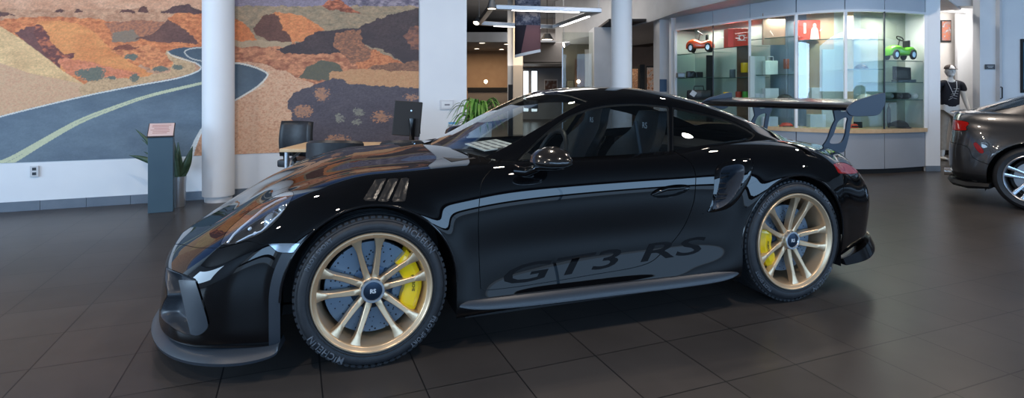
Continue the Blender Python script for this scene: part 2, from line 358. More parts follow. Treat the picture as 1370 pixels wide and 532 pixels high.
GH = [
 [(.42,0,.905),(.44,.25,.90),(.50,.46,.885),(.57,.60,.875),(.60,.66,.865),(.62,.70,.86),(.63,.725,.855),(.64,.745,.85)],
 [(.60,0,.985),(.62,.25,.978),(.67,.45,.96),(.73,.59,.935),(.77,.64,.92),(.79,.69,.905),(.80,.72,.885),(.81,.75,.85)],
 [(.79,0,1.085),(.81,.25,1.078),(.86,.44,1.058),(.93,.57,1.03),(.97,.61,1.01),(.99,.66,.97),(1.0,.71,.92),(1.0,.75,.85)],
 [(.99,0,1.18),(1.01,.24,1.173),(1.05,.42,1.152),(1.12,.54,1.12),(1.16,.58,1.095),(1.18,.635,1.03),(1.19,.695,.95),(1.19,.75,.85)],
 [(1.18,0,1.25),(1.2,.24,1.245),(1.23,.41,1.225),(1.28,.52,1.19),(1.31,.56,1.16),(1.33,.62,1.07),(1.34,.69,.96),(1.34,.755,.85)],
 [(1.4,0,1.285),(1.41,.24,1.28),(1.43,.40,1.26),(1.46,.51,1.225),(1.48,.555,1.185),(1.5,.62,1.08),(1.5,.69,.965),(1.5,.755,.85)],
 [(1.65,0,1.292),(1.65,.24,1.287),(1.65,.40,1.267),(1.65,.51,1.232),(1.65,.555,1.19),(1.65,.62,1.085),(1.65,.69,.97),(1.65,.755,.86)],
 [(1.9,0,1.27),(1.9,.24,1.265),(1.9,.39,1.245),(1.9,.5,1.21),(1.9,.545,1.17),(1.9,.61,1.08),(1.9,.68,.975),(1.9,.745,.87)],
 [(2.15,0,1.22),(2.15,.23,1.215),(2.15,.38,1.197),(2.15,.485,1.165),(2.15,.53,1.13),(2.15,.60,1.055),(2.15,.67,.975),(2.15,.73,.88)],
 [(2.4,0,1.15),(2.4,.22,1.145),(2.4,.37,1.127),(2.4,.475,1.095),(2.4,.525,1.06),(2.4,.595,1.01),(2.4,.665,.96),(2.4,.73,.89)],
 [(2.65,0,1.065),(2.65,.21,1.06),(2.65,.36,1.042),(2.65,.47,1.012),(2.65,.53,.985),(2.65,.6,.95),(2.65,.67,.92),(2.65,.73,.87)],
 [(2.85,0,.98),(2.85,.21,.975),(2.85,.36,.955),(2.85,.47,.93),(2.85,.53,.91),(2.85,.6,.885),(2.85,.67,.86),(2.85,.73,.83)],
 [(3.0,0,.90),(3.0,.21,.895),(3.0,.36,.88),(3.0,.47,.86),(3.0,.53,.845),(3.0,.6,.825),(3.0,.67,.8),(3.0,.73,.78)],
]
# ---- car materials
def make_paint():
    m = principled('gloss_black_paint', (.0025,.0025,.003), .4, 0, 0., coat=1., coat_rough=.01)
    return m
PAINT = make_paint()
SATIN = principled('satin_grey_plastic', (.028,.034,.043), .36)
MATTE = principled('matte_black_plastic', (.008,.008,.009), .6)
GLOSSB = principled('gloss_black_plastic', (.006,.006,.007), .12)
RUBBER = noisy('tyre_rubber', (.018,.02,.024), (.026,.028,.032), 30, .55)
GOLD = principled('satin_gold_metal', (.68,.50,.32), .34, .7)
CHROME = principled('bright_metal', (.75,.77,.8), .15, 1.)
SILVER = principled('silver_metal', (.5,.52,.55), .3, .9)
CARBON = noisy('dark_weave', (.010,.009,.009), (.020,.016,.014), 160, .16, coat=.5)
GLASS = glass_sheet('tinted_pane', (.60,.66,.68), 0, 1.25)
CLEAR = glass_sheet('clear_pane', (.93,.95,.96), 0, 1.0)
CALYEL = principled('yellow_enamel', (.85,.55,.005), .3, coat=.6)
REDL = principled('red_lens', (.30,.008,.006), .10)
WHITE = principled('white_lettering', (.55,.57,.6), .5)
HUBM = principled('dark_blue_metal', (.02,.035,.06), .3, .6)
LEATHER = noisy('black_leather', (.012,.012,.013), (.022,.022,.024), 40, .5)
def make_disc():
    m = principled('drilled_brake_metal', (.16,.21,.27), .42, .55); t = NT(m)
    v = t.coord('Object'); x = t.add('ShaderNodeTexVoronoi'); x.inputs['Scale'].default_value = 52; t.link(v, x.inputs['Vector'])
    t.link(t.ramp(x.outputs['Distance'], [(.20, (.015,.015,.02)), (.26, (.15,.2,.26))]), t.b.inputs['Base Color']); return m
DISCM = make_disc()

def axis_rot(n): return Vector((0, 0, 1)).rotation_difference(n).to_matrix()
# ================================================================== THE ROOM
def ray_v(px, v):
    dx = (px-685)/FPX; t = v/(RV[0]*dx+RV[1]); return dx*t, t
def uv_of(X, Y): return RU[0]*X+RU[1]*Y, RV[0]*X+RV[1]*Y
def zpx(py, Y): return CAMH-(py-HY)*Y/FPX
def make_floor():
    m = principled('floor_tiles', (.05,.05,.05), .31, spec=.2); t = NT(m)
    v = t.coord('Object', scale=(1/.4085, 1/.4135, 1), rot=(0, 0, 0))
    sep = t.add('ShaderNodeSeparateXYZ'); t.link(v, sep.inputs[0])
    def near_line(o, off):
        a = t.add('ShaderNodeMath', operation='ADD'); a.inputs[1].default_value = off; t.link(o, a.inputs[0])
        f = t.add('ShaderNodeMath', operation='FRACT'); t.link(a.outputs[0], f.inputs[0])
        s = t.add('ShaderNodeMath', operation='SUBTRACT'); s.inputs[1].default_value = .5; t.link(f.outputs[0], s.inputs[0])
        b = t.add('ShaderNodeMath', operation='ABSOLUTE'); t.link(s.outputs[0], b.inputs[0])
        g = t.add('ShaderNodeMath', operation='GREATER_THAN'); g.inputs[1].default_value = .4925; t.link(b.outputs[0], g.inputs[0])
        fl = t.add('ShaderNodeMath', operation='FLOOR'); t.link(a.outputs[0], fl.inputs[0]); return g.outputs[0], fl.outputs[0]
    # joints at u = .11 + k*.4085 and v = 1.48 + k*.4135
    gx, ix = near_line(sep.outputs[0], -.11/.4085+0.0); gy, iy = near_line(sep.outputs[1], -1.48/.4135)
    mx = t.add('ShaderNodeMath', operation='MAXIMUM'); t.link(gx, mx.inputs[0]); t.link(gy, mx.inputs[1])
    cb = t.add('ShaderNodeCombineXYZ'); t.link(ix, cb.inputs[0]); t.link(iy, cb.inputs[1])
    wn = t.add('ShaderNodeTexWhiteNoise', noise_dimensions='3D'); t.link(cb.outputs[0], wn.inputs['Vector'])
    vo = t.coord('Object'); n1 = t.noise(vo, 2.2, 5, .6)
    ad = t.add('ShaderNodeMath', operation='MULTIPLY_ADD'); ad.inputs[1].default_value = .25; t.link(wn.outputs['Value'], ad.inputs[0]); t.link(n1, ad.inputs[2])
    c = t.ramp(ad.outputs[0], [(.30, (.038,.034,.033)), (.80, (.058,.052,.050))])
    mix = t.add('ShaderNodeMixRGB'); mix.inputs[2].default_value = (.012,.012,.013, 1); t.link(mx.outputs[0], mix.inputs[0]); t.link(c, mix.inputs[1]); t.link(mix.outputs[0], t.b.inputs['Base Color'])
    return m
TILE = make_floor()
WALL = noisy('white_wall_paint', (.70,.72,.75), (.74,.76,.78), 3, .55)
WHITEP = noisy('white_column_paint', (.74,.75,.77), (.78,.79,.80), 2, .5)
GREYC = noisy('grey_ceiling_paint', (.26,.25,.25), (.30,.29,.29), 2, .7)
DARKC = noisy('dark_ceiling_paint', (.15,.145,.145), (.18,.175,.175), 2, .7)
LIGHTG = noisy('light_grey_paint', (.52,.52,.53), (.58,.58,.59), 3, .5)
BROWN = noisy('brown_wall_paint', (.36,.22,.13), (.42,.27,.16), 3, .6)
WOODD = noisy('dark_wood', (.09,.05,.03), (.14,.08,.045), 10, .4)
WOODL = noisy('oak_wood', (.60,.40,.22), (.70,.50,.30), 14, .4)
BASE = noisy('slate_base_tile', (.12,.15,.19), (.15,.18,.22), 6, .4)
ALU = principled('brushed_metal', (.55,.56,.58), .32, .9)
BLACKV = noisy('black_upholstery', (.012,.013,.016), (.02,.022,.026), 30, .45)
LAMPW = principled('warm_lamp', (1,.9,.75), .4, emit=(1,.82,.6), estr=9)
LAMPC = principled('white_lamp', (1,1,1), .4, emit=(1,.98,.95), estr=6)
def structure(o): o['kind'] = 'structure'; return o
def rbox(name, u0, u1, v0, v1, z0, z1, mat, bev=0.):
    m = MB(); m.box((0, 0, 0), (u1-u0, v1-v0, z1-z0), bev=bev); p = room((u0+u1)/2, (v0+v1)/2, (z0+z1)/2)
    o = m.build(name, mat); o.location = p; o.rotation_euler = (0, 0, RA); return o
fl_ = rbox('floor', -9, 22, -6, 26, -.1, 0, TILE); fl_.location = (0, 0, 0)
fm = fl_.data
for v in fm.vertices: v.co.x += 6.5; v.co.y += 10; v.co.z -= .05
structure(fl_)
VW = 7.31; H0 = 4.0
structure(rbox('wall_left', -9, 1.60, VW, VW+.25, 0, H0, WALL))
structure(rbox('wall_side', -9.2, -9, -6, VW, 0, .9, WALL)); structure(rbox('wall_side', -9.2, -9, -6, VW, 3.4, H0, WALL))
structure(rbox('wall_side', -9.2, -9, 5.6, VW, .9, 3.4, WALL)); structure(rbox('wall_side', -9.2, -9, -6, -1.0, .9, 3.4, WALL))
DKW = noisy('dark_far_wall', (.018,.019,.022), (.024,.025,.028), 2, .6)
structure(rbox('wall_front', -9, 22, -6.2, -6, .8, 1.23, DKW)); structure(rbox('wall_front', -9, 22, -6.2, -6, 3.37, H0, DKW))
structure(rbox('wall_right', 21.8, 22, -6, 26, 0, H0, LIGHTG)); structure(rbox('wall_back', -9, 22, 25.8, 26, 0, H0, LIGHTG)); structure(rbox('wall_side', -9.2, -9, VW, 26, 0, H0, LIGHTG))
structure(rbox('ceiling', -9, 22, -6, VW+.2, H0, H0+.2, DARKC)); structure(rbox('ceiling', -9, 22, VW+.2, 26, H0, H0+.2, DARKC))
def skirting(name, pts, h, t, mat):
    m = MB()
    for (a, b) in zip(pts, pts[1:]):
        a = Vector(a); b = Vector(b); d = b-a; L_ = d.length; n = max(1, round(L_/.4085))
        for k in range(n):
            c = a+d*((k+.5)/n); m.box((c.x, c.y, h/2), (L_/n-.003, t, h), rz=math.atan2(d.y, d.x))
    return structure(m.build(name, mat, bevel=.001))
skirting('baseboard_left', [room(-9, VW-.01)[:2], room(1.55, VW-.01)[:2]], .10, .02, BASE)
for k, u in enumerate(np.arange(-6, 20, 2.6)):
    mm_ = MB(); p = room(u, -6.05, 2.72); mm_.box((0, 0, -.42), (.04, .06, 2.14)); mm_.box((0, 0, -2.32), (.04, .06, .8)); o = mm_.build('window_mullion', SATIN); o.location = p; o.rotation_euler = (0, 0, RA); o.name = 'trim_%d' % (k+1); structure(o)

# ---- the photographic mural of a desert road
def vnoise(x, y, seed=0):
    xi = np.floor(x).astype(int); yi = np.floor(y).astype(int); fx = x-xi; fy = y-yi; fx = fx*fx*(3-2*fx); fy = fy*fy*(3-2*fy)
    def h(a, b):
        n = (a*374761393+b*668265263+seed*1442695041) & 0xffffffff; n = ((n ^ (n >> 13))*1274126177) & 0xffffffff; return ((n ^ (n >> 16)) & 0xffff)/65535.
    return (h(xi, yi)*(1-fx)+h(xi+1, yi)*fx)*(1-fy)+(h(xi, yi+1)*(1-fx)+h(xi+1, yi+1)*fx)*fy
def fbm(x, y, o=4, seed=0):
    s = 0; a = .5; tot = 0
    for k in range(o): s = s+a*vnoise(x*2**k, y*2**k, seed+k); tot += a; a *= .55
    return s/tot
def lin(c): c = np.array(c, float)/255; return np.where(c <= .04045, c/12.92, ((c+.055)/1.055)**2.4)
def paint_mural(px, py):
    """colours of the picture at photo points (x, y); the printed image itself"""
    n = len(px); C = np.zeros((n, 3)); P = np.stack([px, py], 1)
    wx = px+ (fbm(px/9, py/5, 4, 3)-.5)*7; wy = py+(fbm(px/9, py/6, 4, 9)-.5)*6; Wp = np.stack([wx, wy], 1)
    nz = fbm(px/6, py/3, 5, 21); nf = fbm(px/2.2, py/1.3, 3, 33); nb = fbm(px/30, py/12, 4, 5)
    def mixc(a, b, t): t = np.clip(t, 0, 1)[:, None]; return np.array(a)*(1-t)+np.array(b)*t
    def lay(mask, col): C[mask] = col[mask] if hasattr(col, 'shape') and col.shape[0] == n else np.array(col)
    def inp(poly, warp=True, soft=0): return sdist(Wp if warp else P, poly) > soft
    # sky and far range above the photo's edge
    C[:] = mixc((150,160,195), (95,130,195), (-py)/60)
    lay(py > -22+8*np.sin(px/37)+10*(nb-.5), mixc((170,150,155), (120,110,125), nz*1.6-.3))
    # far plains
    far = mixc((222,176,150), (196,140,112), nb*1.5-.3)
    lay(wy > -3+np.clip((px-300)/260, 0, 1)*6, far)
    lay((px > 310) & (wy < 9) & (py > -14) & (px < 480), mixc((150,140,165), (130,120,140), nz*1.4-.2))
    lay(inp([(455,18),(475,-8),(500,-16),(560,-14),(600,-20),(600,30),(480,24)]), mixc((160,148,165), (96,90,112), (nz-.35)*2.6))
    lay((px > 310) & (wy > 8), mixc((178,150,124), (140,128,110), nz*1.8-.4))
    lay(inp([(430,9),(440,0),(452,-2),(462,4),(475,14),(484,19),(436,12)]), mixc((205,120,90), (120,70,60), (nz-.4)*3))
    lay((px < 310) & (wy > 12), mixc((206,160,132), (170,120,96), nz*1.6-.4))
    for (x0, y0, x1, y1) in ((-40,14,20,21),(70,12,88,16),(158,11,182,17),(186,9,200,16),(100,11,110,17),(22,24,56,32),(60,25,95,31)):
        lay(inp([(x0,y1),(x0+.2*(x1-x0),y0+1),(x0+.6*(x1-x0),y0),(x1,y1)]), mixc((118,78,72), (86,62,64), nz))
    lay(inp([(215,17),(232,9),(250,6),(275,15),(300,18),(300,20),(215,19)]), mixc((110,78,78), (80,62,66), nz))
    red = mixc((224,140,92), (176,96,66), (nz-.3)*2.0)
    lay(inp([(-50,30),(30,24),(60,22),(110,24),(170,30),(225,34),(285,38),(320,55),(320,80),(200,75),(150,120),(-50,120)]), red)
    lay(inp([(140,30),(190,26),(225,30),(212,44),(180,54),(150,50)]), mixc((200,130,98), (130,90,80), (nf-.3)*2.2))
    lay(inp([(150,44),(178,40),(190,52),(170,56),(152,56)]), mixc((165,140,120), (110,100,95), nf))
    # big sunlit dome
    dome = mixc((232,158,100), (206,124,76), (nb-.2)*1.5+(nf-.5)*.5)
    lay(inp([(50,30),(80,28),(110,34),(130,46),(150,68),(178,86),(208,100),(160,112),(90,100),(60,80),(48,52)]), dome)
    lay(inp([(20,44),(40,36),(52,32),(62,42),(70,60),(86,72),(100,70),(100,76),(84,82),(76,96),(60,76),(40,60)]), mixc((112,70,70), (196,112,84), (nz-.48)*5))
    lay(inp([(76,80),(86,76),(140,88),(190,98),(150,108),(90,100)]), mixc((222,140,110), (200,116,84), nz*1.4-.2))
    lay(inp([(20,43),(48,34),(44,44),(56,66),(60,78),(40,62)]), mixc((104,72,76), (130,84,80), nz))
    # small mound with shade, cone in shade
    lay(inp([(148,68),(160,60),(176,58),(205,62),(225,72),(240,88),(200,92),(170,80)]), mixc((222,144,98), (170,98,72), (nz-.4)*2.6))
    lay(inp([(150,66),(158,60),(172,60),(186,64),(170,68)]), mixc((120,72,62), (150,90,72), nz))
    lay(inp([(214,38),(226,24),(240,18),(275,18),(300,28),(318,50),(318,62),(262,58),(240,42)]), red)
    lay(inp([(180,52),(200,46),(215,36),(224,26),(240,34),(254,46),(266,58),(220,57)], True), mixc((92,66,66), (120,84,78), nb*1.2))
    # sand dune lower left
    lay(sdist(P, [(-60,20),(2,36),(28,52),(58,74),(86,96),(112,112),(118,150),(-60,170)]) > 0, mixc((226,190,142), (206,166,124), (nb-.2)*1.6))
    lay((sdist(P, [(-60,92),(0,84),(40,98),(110,112),(118,150),(-60,170)]) > 0) , mixc((216,178,146), (186,140,116), (nf-.35)*2.2))
    verge = mixc((214,178,142), (160,130,100), (nf-.35)*2.2)
    lay(inp([(104,118),(128,104),(180,104),(226,96),(232,84),(222,72),(224,66),(262,86),(262,96),(214,108),(110,128)]), verge)
    for (x, y, rx, ry) in ((112,98,12,6),(128,96,14,7),(124,102,18,7),(180,104,7,6),(176,76,10,5),(214,92,12,4),(238,90,8,4),(150,104,6,3)):
        d = ((px-x)/rx)**2+((py-y)/ry)**2+(nf-.5)*1.6; lay(d < .8, mixc((132,132,118), (84,92,92), nf*1.4-.2))
    # right: dunes
    lay(inp([(296,20),(312,22),(328,34),(340,48),(346,58),(310,64),(296,64)]), mixc((218,134,82), (196,110,70), nz*1.3-.2))
    lay(inp([(350,22),(366,16),(385,18),(408,22),(424,32),(436,40),(412,52),(392,58),(370,40)]), mixc((226,146,96), (204,118,78), nz*1.4-.3))
    lay(inp([(337,40),(346,30),(352,20),(366,17),(372,22),(378,38),(388,50),(392,56),(360,54),(342,46)], True), mixc((96,66,62), (122,84,74), nb*1.2))
    lay(inp([(296,60),(340,58),(390,57),(480,70),(540,90),(590,96),(590,240),(296,240)]), mixc((206,140,106), (150,92,74), (nz-.35)*2.4))
    lay(inp([(296,56),(345,54),(392,56),(388,62),(300,63)]), mixc((196,170,140), (160,140,120), nf))
    lay(inp([(470,62),(500,66),(540,84),(560,92),(480,100)]), mixc((222,142,98), (160,92,66), (nf-.35)*2.4))
    # two big shaded slopes
    shade = mixc((86,72,76), (70,62,68), nb*1.4-.2)
    lay(inp([(370,66),(400,56),(422,43),(450,40),(480,36),(520,20),(565,9),(600,2),(600,84),(540,84),(520,70),(488,60),(466,70),(440,72),(380,72)]), shade)
    lay(inp([(450,44),(482,38),(486,60),(500,66),(490,82),(470,86),(446,60)]), mixc((136,98,84), (176,114,84), (nf-.4)*2.6))
    lay(inp([(540,48),(552,36),(600,36),(600,66),(552,66)]), mixc((150,100,84), (100,76,76), (nz-.4)*3))
    lay(inp([(540,84),(600,72),(600,98),(480,98),(500,88)]), mixc((110,84,78), (160,110,84), nf))
    # scrub and lower apron
    lay(inp([(412,88),(430,80),(455,86),(460,100),(440,108),(400,104)]), mixc((120,116,98), (90,90,84), nf*1.3))
    lay(inp([(440,98),(470,92),(600,98),(600,116),(470,120),(440,112)]), mixc((206,158,118), (170,120,90), (nf-.35)*2))
    lay(inp([(296,84),(350,84),(400,104),(420,112),(392,140),(392,170),(376,200),(370,240),(296,240)]), mixc((222,180,152), (176,124,100), (nf-.4)*2.4))
    lay(inp([(330,100),(360,96),(352,118),(322,130)]), mixc((224,194,172), (210,176,150), nf))
    slab = mixc((92,86,98), (80,76,90), nb*1.3-.2)
    lay(inp([(385,138),(392,124),(420,114),(446,104),(470,112),(520,116),(600,118),(600,240),(430,240),(400,180)]), slab)
    for (x, y, rx, ry) in ((430,126,12,10),(405,148,14,9),(510,156,14,8),(552,130,13,5),(452,188,18,9),(454,158,7,7),(480,150,8,6),(478,163,7,5),(560,176,10,8)):
        d = ((px-x)/rx)**2+((py-y)/ry)**2+(nf-.5)*2.6; lay(d < .6, mixc((196,140,110), (130,105,100), nf*1.6-.3) if rx > 8 else mixc((150,150,140), (110,108,110), nf*1.5-.2))
    # road
    roadc = mixc((104,124,146), (88,106,130), nb*1.5-.3)*(1-.25*np.clip((150-py)/90, 0, 1))[:, None]
    left = [(-60,172),(0,155),(60,140),(120,126),(180,114),(235,104),(262,96),(268,90),(262,84),(246,78),(228,72),(226,68),(240,64),(262,63),(300,62),(300,86),(322,84),(345,90),(358,97),(357,104),(345,116),(320,131),(300,142),(282,158),(268,176),(258,200),(255,225),(255,330),(-60,330)]
    rd = sdist(P, rounded(left, 4)); lay(rd > 0, roadc)
    def stripe(pts, w, col):
        L_ = rounded(pts, 6, False); d = np.full(n, 1e9)
        for a, b in zip(L_, L_[1:]):
            e = b-a; w_ = P-a; t = np.clip((w_@e)/(e@e), 0, 1); d = np.minimum(d, np.hypot(*(w_-t[:, None]*e).T))
        ww = w if not callable(w) else w(px, py); lay(d < ww, np.array(col, float))
    stripe([(-60,173),(0,156),(60,141),(120,127),(180,115),(235,105),(262,96.5),(269,90),(262,84)], .9, (205,210,215))
    stripe([(300,62),(262,64),(248,68),(250,74),(262,80),(300,86)], .8, (190,190,190))
    stripe([(225,70),(232,75),(262,84)], .8, (210,200,190))
    stripe([(300,84),(322,85),(344,91),(357,98),(356,104),(344,116),(320,131),(300,141)], 1.1, (215,215,215))
    stripe([(300,142),(283,157),(268,177),(258,200),(252,225)], lambda x, y: 1.2+2.4*np.clip((y-150)/60, 0, 1), (205,212,222))
    for k, c in ((-1, 0), (1, 0)):
        stripe([(-20,226+k*2),(14,214.5+k*3),(60,188+k*2.2),(105,163+k*1.9),(150,145+k*1.5),(200,128+k*1.1),(262,113+k*.8),(300,104)], lambda x, y: 1.0+1.6*np.clip((y-130)/90, 0, 1), (188,196,172))
    n3 = fbm(px/1.1, py/.8, 2, 77); tone = .80+.26*nf+.14*n3; soft = np.where(rd > -1, .35, 1.)*(C.mean(1) > 70)
    C = C*.92+C.mean(1, keepdims=True)*.08+3
    return lin(np.clip(C*(1+(tone-1)*soft)[:, None], 0, 255))*np.array([1.06, 1.0, .88])
def build_mural():
    u0, u1, z0, z1 = -6.6, 1.545, .51, 3.75; nu, nz_ = 1150, 460
    us = np.linspace(u0, u1, nu); zs = np.linspace(z0, z1, nz_); UU, ZZ = np.meshgrid(us, zs, indexing='ij')
    vv = VW-.006; X = RU[0]*UU+RV[0]*vv; Y = RU[1]*UU+RV[1]*vv
    px = 685+FPX*X/Y; py = HY+FPX*(CAMH-ZZ)/Y
    col = np.ones((nu*nz_, 4)); col[:, :3] = paint_mural(px.ravel(), py.ravel())*MURAL_GAIN
    V = np.stack([UU.ravel(), np.full(nu*nz_, 0.), ZZ.ravel()], 1)
    I = np.arange(nu*nz_).reshape(nu, nz_); Q = np.stack([I[:-1, :-1], I[1:, :-1], I[1:, 1:], I[:-1, 1:]], -1).reshape(-1, 4)
    me = bpy.data.meshes.new('mural'); me.vertices.add(len(V)); me.vertices.foreach_set('co', V.ravel()); me.loops.add(Q.size); me.loops.foreach_set('vertex_index', Q.ravel())
    me.polygons.add(len(Q)); me.polygons.foreach_set('loop_start', np.arange(len(Q))*4); me.update(calc_edges=True)
    a = me.color_attributes.new('print', 'FLOAT_COLOR', 'POINT'); a.data.foreach_set('color', col.ravel())
    m = principled('mural_print', (.5,.5,.5), .5, spec=.3); t = NT(m); at_ = t.add('ShaderNodeAttribute'); at_.attribute_name = 'print'; t.link(at_.outputs['Color'], t.b.inputs['Base Color'])
    o = link('mural', me, m); p = room(0, vv); o.location = (p[0], p[1], 0); o.rotation_euler = (0, 0, RA)
    tag(o, 'wall-wide photographic mural of a desert road between red dunes', 'mural')
MURAL_GAIN = 1.0
build_mural()
# ---- structure beyond the mural wall
def wbox(name, px0, px1, py0, py1, Y, depth, mat, z0=None, z1=None, bev=0., kind=True):
    """box whose front face stands at depth Y between the given sight lines"""
    X0, X1 = (px0-685)/FPX*Y, (px1-685)/FPX*Y
    za = zpx(py1, Y) if z0 is None else z0; zb = zpx(py0, Y) if z1 is None else z1
    m = MB(); m.box((0, 0, 0), (X1-X0, depth, zb-za), bev=bev); o = m.build(name, mat); o.location = ((X0+X1)/2, Y+depth/2, (za+zb)/2)
    return structure(o) if kind else o
TN = [20]
def trim(*a, **k): TN[0] += 1; return wbox('trim_%d' % TN[0], *a, **k)
pil = rbox('trim_9', 1.545, 2.185, VW-.08, VW+.62, 0, H0, WHITEP); structure(pil)
# round columns
def round_column(name, px, Y, r, label):
    X = (px-685)/FPX*Y; c = MB(); c.lathe([(r*.86, 0), (r*.86, .062), (r, .066), (r, H0)], 48); o = c.build(name, WHITEP, None, True, loc=(X, Y, 0)); return structure(o)
round_column('trim_10', 292.3, 6.36, .168, '')
round_column('trim_11', 831.5, 9.3, .172, '')
# back rooms
trim(560, 694, 43, 56, 20, .3, LIGHTG)
sof = MB().box((-1.6, 22.4, 3.06), (6.4, 4.7, .06)).build('trim_12', GREYC); structure(sof)
structure(wbox('wall_lounge', 560, 694, 60, 200, 24.6, .15, BROWN, z0=0, z1=3.05))
WARMLIT = noisy('warm_lit_column_paint', (.66,.54,.42), (.70,.58,.46), 2, .5)  # warm light on the right part of the column, put into the paint
trim(679, 686.5, -20, 200, 16.2, .35, LIGHTG, z0=0, z1=H0); trim(686.5, 699.5, -20, 200, 16.0, .4, WARMLIT, z0=0, z1=H0)
SOFB = noisy('taupe_soffit_paint', (.24,.20,.175), (.28,.235,.2), 2, .6)
trim(699, 790, 40, 84, 21, .3, SOFB, z1=H0)
sf2 = MB().box((2.45, 23, 2.33), (4.0, 4.0, .06)).build('trim_13', SOFB); structure(sf2)
structure(wbox('wall_corridor', 690, 800, 84, 200, 24.8, .12, noisy('blue_grey_wall_paint', (.42,.45,.50), (.46,.49,.54), 2, .6), z0=0, z1=3.1))
LITW = principled('daylit_window', (.9,.95,1), .4, emit=(.85,.93,1), estr=1.5)
def lit_window(name, px0, px1, py0, py1, Y):
    o = wbox(name, px0, px1, py0, py1, Y, .05, SATIN); m = MB(); X0, X1 = (px0-685)/FPX*Y, (px1-685)/FPX*Y; za, zb = zpx(py1, Y), zpx(py0, Y)
    pane = m.box(((X0+X1)/2, Y-.03, (za+zb)/2), (X1-X0-.06, .02, zb-za-.06)).build('pane', LITW, o); pane.location = -Vector(o.location)
    return o
lit_window('window_1', 699.5, 708, 94, 150, 23.5); lit_window('window_2', 710, 719.5, 94, 150, 23.5); lit_window('window_3', 753, 757.5, 93, 150, 23.5)
# glass office with a timber door
structure(wbox('wall_office', 752, 800, 55, 200, 17.5, .1, noisy('olive_wall_paint', (.16,.145,.11), (.20,.18,.14), 2, .6), z0=0, z1=3.1))
structure(wbox('door_1', 769, 782, 79, 200, 17.2, .06, WOODD, z0=0)); trim(783, 790, 66, 200, 16.8, .1, LIGHTG, z0=0)
gp = wbox('window_4', 752, 795, 58, 200, 13.2, .02, glass_sheet('office_pane', (.85,.88,.86), 0, .35), z0=0, z1=2.66)
trim(752, 753.2, 57, 200, 13.15, .06, ALU, z0=0); 
trim(795, 819, 42, 200, 13.0, .9, LIGHTG, z0=0, z1=2.76)
# curved bulkhead over the display
def plan(pts): return [((px-685)/FPX*Y, Y) for px, Y in pts]
BHP = plan([(743,16.9),(780,15.3),(818,13.9),(850,12.6),(880,11.4),(906,10.4),(944,9.56),(975,9.0),(1010,8.6),(1060,8.25),(1130,8.05),(1190,8.1),(1258,8.45)])
BH = rounded(BHP, 5, False)
def ribbon(pts, z0, z1, off=0., thick=.02):
    m = MB(); V = []; n = len(pts)
    for i, p in enumerate(pts):
        a = pts[max(i-1, 0)]; b = pts[min(i+1, n-1)]; t = Vector((b[0]-a[0], b[1]-a[1])).normalized(); o = Vector((-t.y, t.x))
        for d in (off, off+thick): 
            q_ = Vector(p[:2])+o*d; V += [(q_.x, q_.y, z0), (q_.x, q_.y, z1)]
    F = []
    for i in range(n-1):
        a, b = 4*i, 4*i+4; F += [(a, b, b+1, a+1), (a+2, a+3, b+3, b+2), (a+1, b+1, b+3, a+3), (a, a+2, b+2, b)]
    F += [(0, 1, 3, 2), (4*n-4, 4*n-2, 4*n-1, 4*n-3)]
    return m.add(V, F)
structure(ribbon(BH, 2.76, H0, 0, .08).build('trim_14', LIGHTG, None, True))
und = MB(); V = [(p[0], p[1], 2.77) for p in BH]+[(p[0]+2.2, p[1]+2.2, 2.77) for p in BH]; n = len(BH)
und.add(V, [(i, i+1, n+i+1, n+i) for i in range(n-1)]); uo = und.build('trim_15', LIGHTG); sm_ = uo.modifiers.new('thickness', 'SOLIDIFY'); sm_.thickness = .03; structure(uo)
# space between column and display
structure(wbox('wall_lounge', 838, 905, 30, 200, 20, .1, noisy('umber_wall_paint', (.10,.065,.05), (.13,.085,.065), 2, .6), z0=0, z1=H0))
trim(882.5, 898, 25, 200, 11.5, .5, LIGHTG, z0=0, z1=2.76); trim(898, 904.5, 25, 200, 11.2, .15, WHITEP, z0=0, z1=2.76)

# ---- display cabinet
CP = [(904,11.1),(954,10.2),(1003,9.42),(1065,8.74),(1131,8.42),(1183,8.44),(1238,8.72)]
CC, ct = bsp(np.array(plan(CP)), 8); CC = [tuple(p) for p in CC]
cabn = empty('display_cabinet', (5.2, 8.9, 0), 0, 'curved glass display cabinet with oak ledge, grey base and lit shelves', 'display cabinet')
def offset_curve(C, d):
    out = []
    for i, p in enumerate(C):
        a = C[max(i-1, 0)]; b = C[min(i+1, len(C)-1)]; t = Vector((b[0]-a[0], b[1]-a[1])).normalized(); out.append((p[0]-t.y*d, p[1]+t.x*d))
    return out
CB = offset_curve(CC, .5); CB = [(p[0]+(6.57-CB[-1][0])*max(0, (i-34)/14)**1.5, p[1]) for i, p in enumerate(CB)]
def cbuild(m, name, mat, smooth=True, parent=cabn, **k):
    o = m.build(name, mat, parent, smooth, **k); o.location = -Vector(cabn.location) if parent is cabn else (0, 0, 0); return o
GREYP = noisy('grey_cabinet_laminate', (.33,.36,.41), (.36,.39,.44), 2, .35)
FASC = noisy('pale_fascia_panel', (.50,.52,.56), (.54,.56,.6), 2, .4)
cbuild(ribbon(CC, 0, .075, .03, .4), 'plinth', MATTE)
cbuild(ribbon(CC, .62, .68, -.035, .55), 'ledge', WOODL)
cbuild(ribbon(CC, 2.465, 2.50, -.01, .05), 'top_rail', WHITEP); cbuild(ribbon(CC, .1, .62, .04, .02), 'carcass', MATTE); cbuild(ribbon(CC, 2.5, 2.76, .04, .02), 'fascia_backing', MATTE)
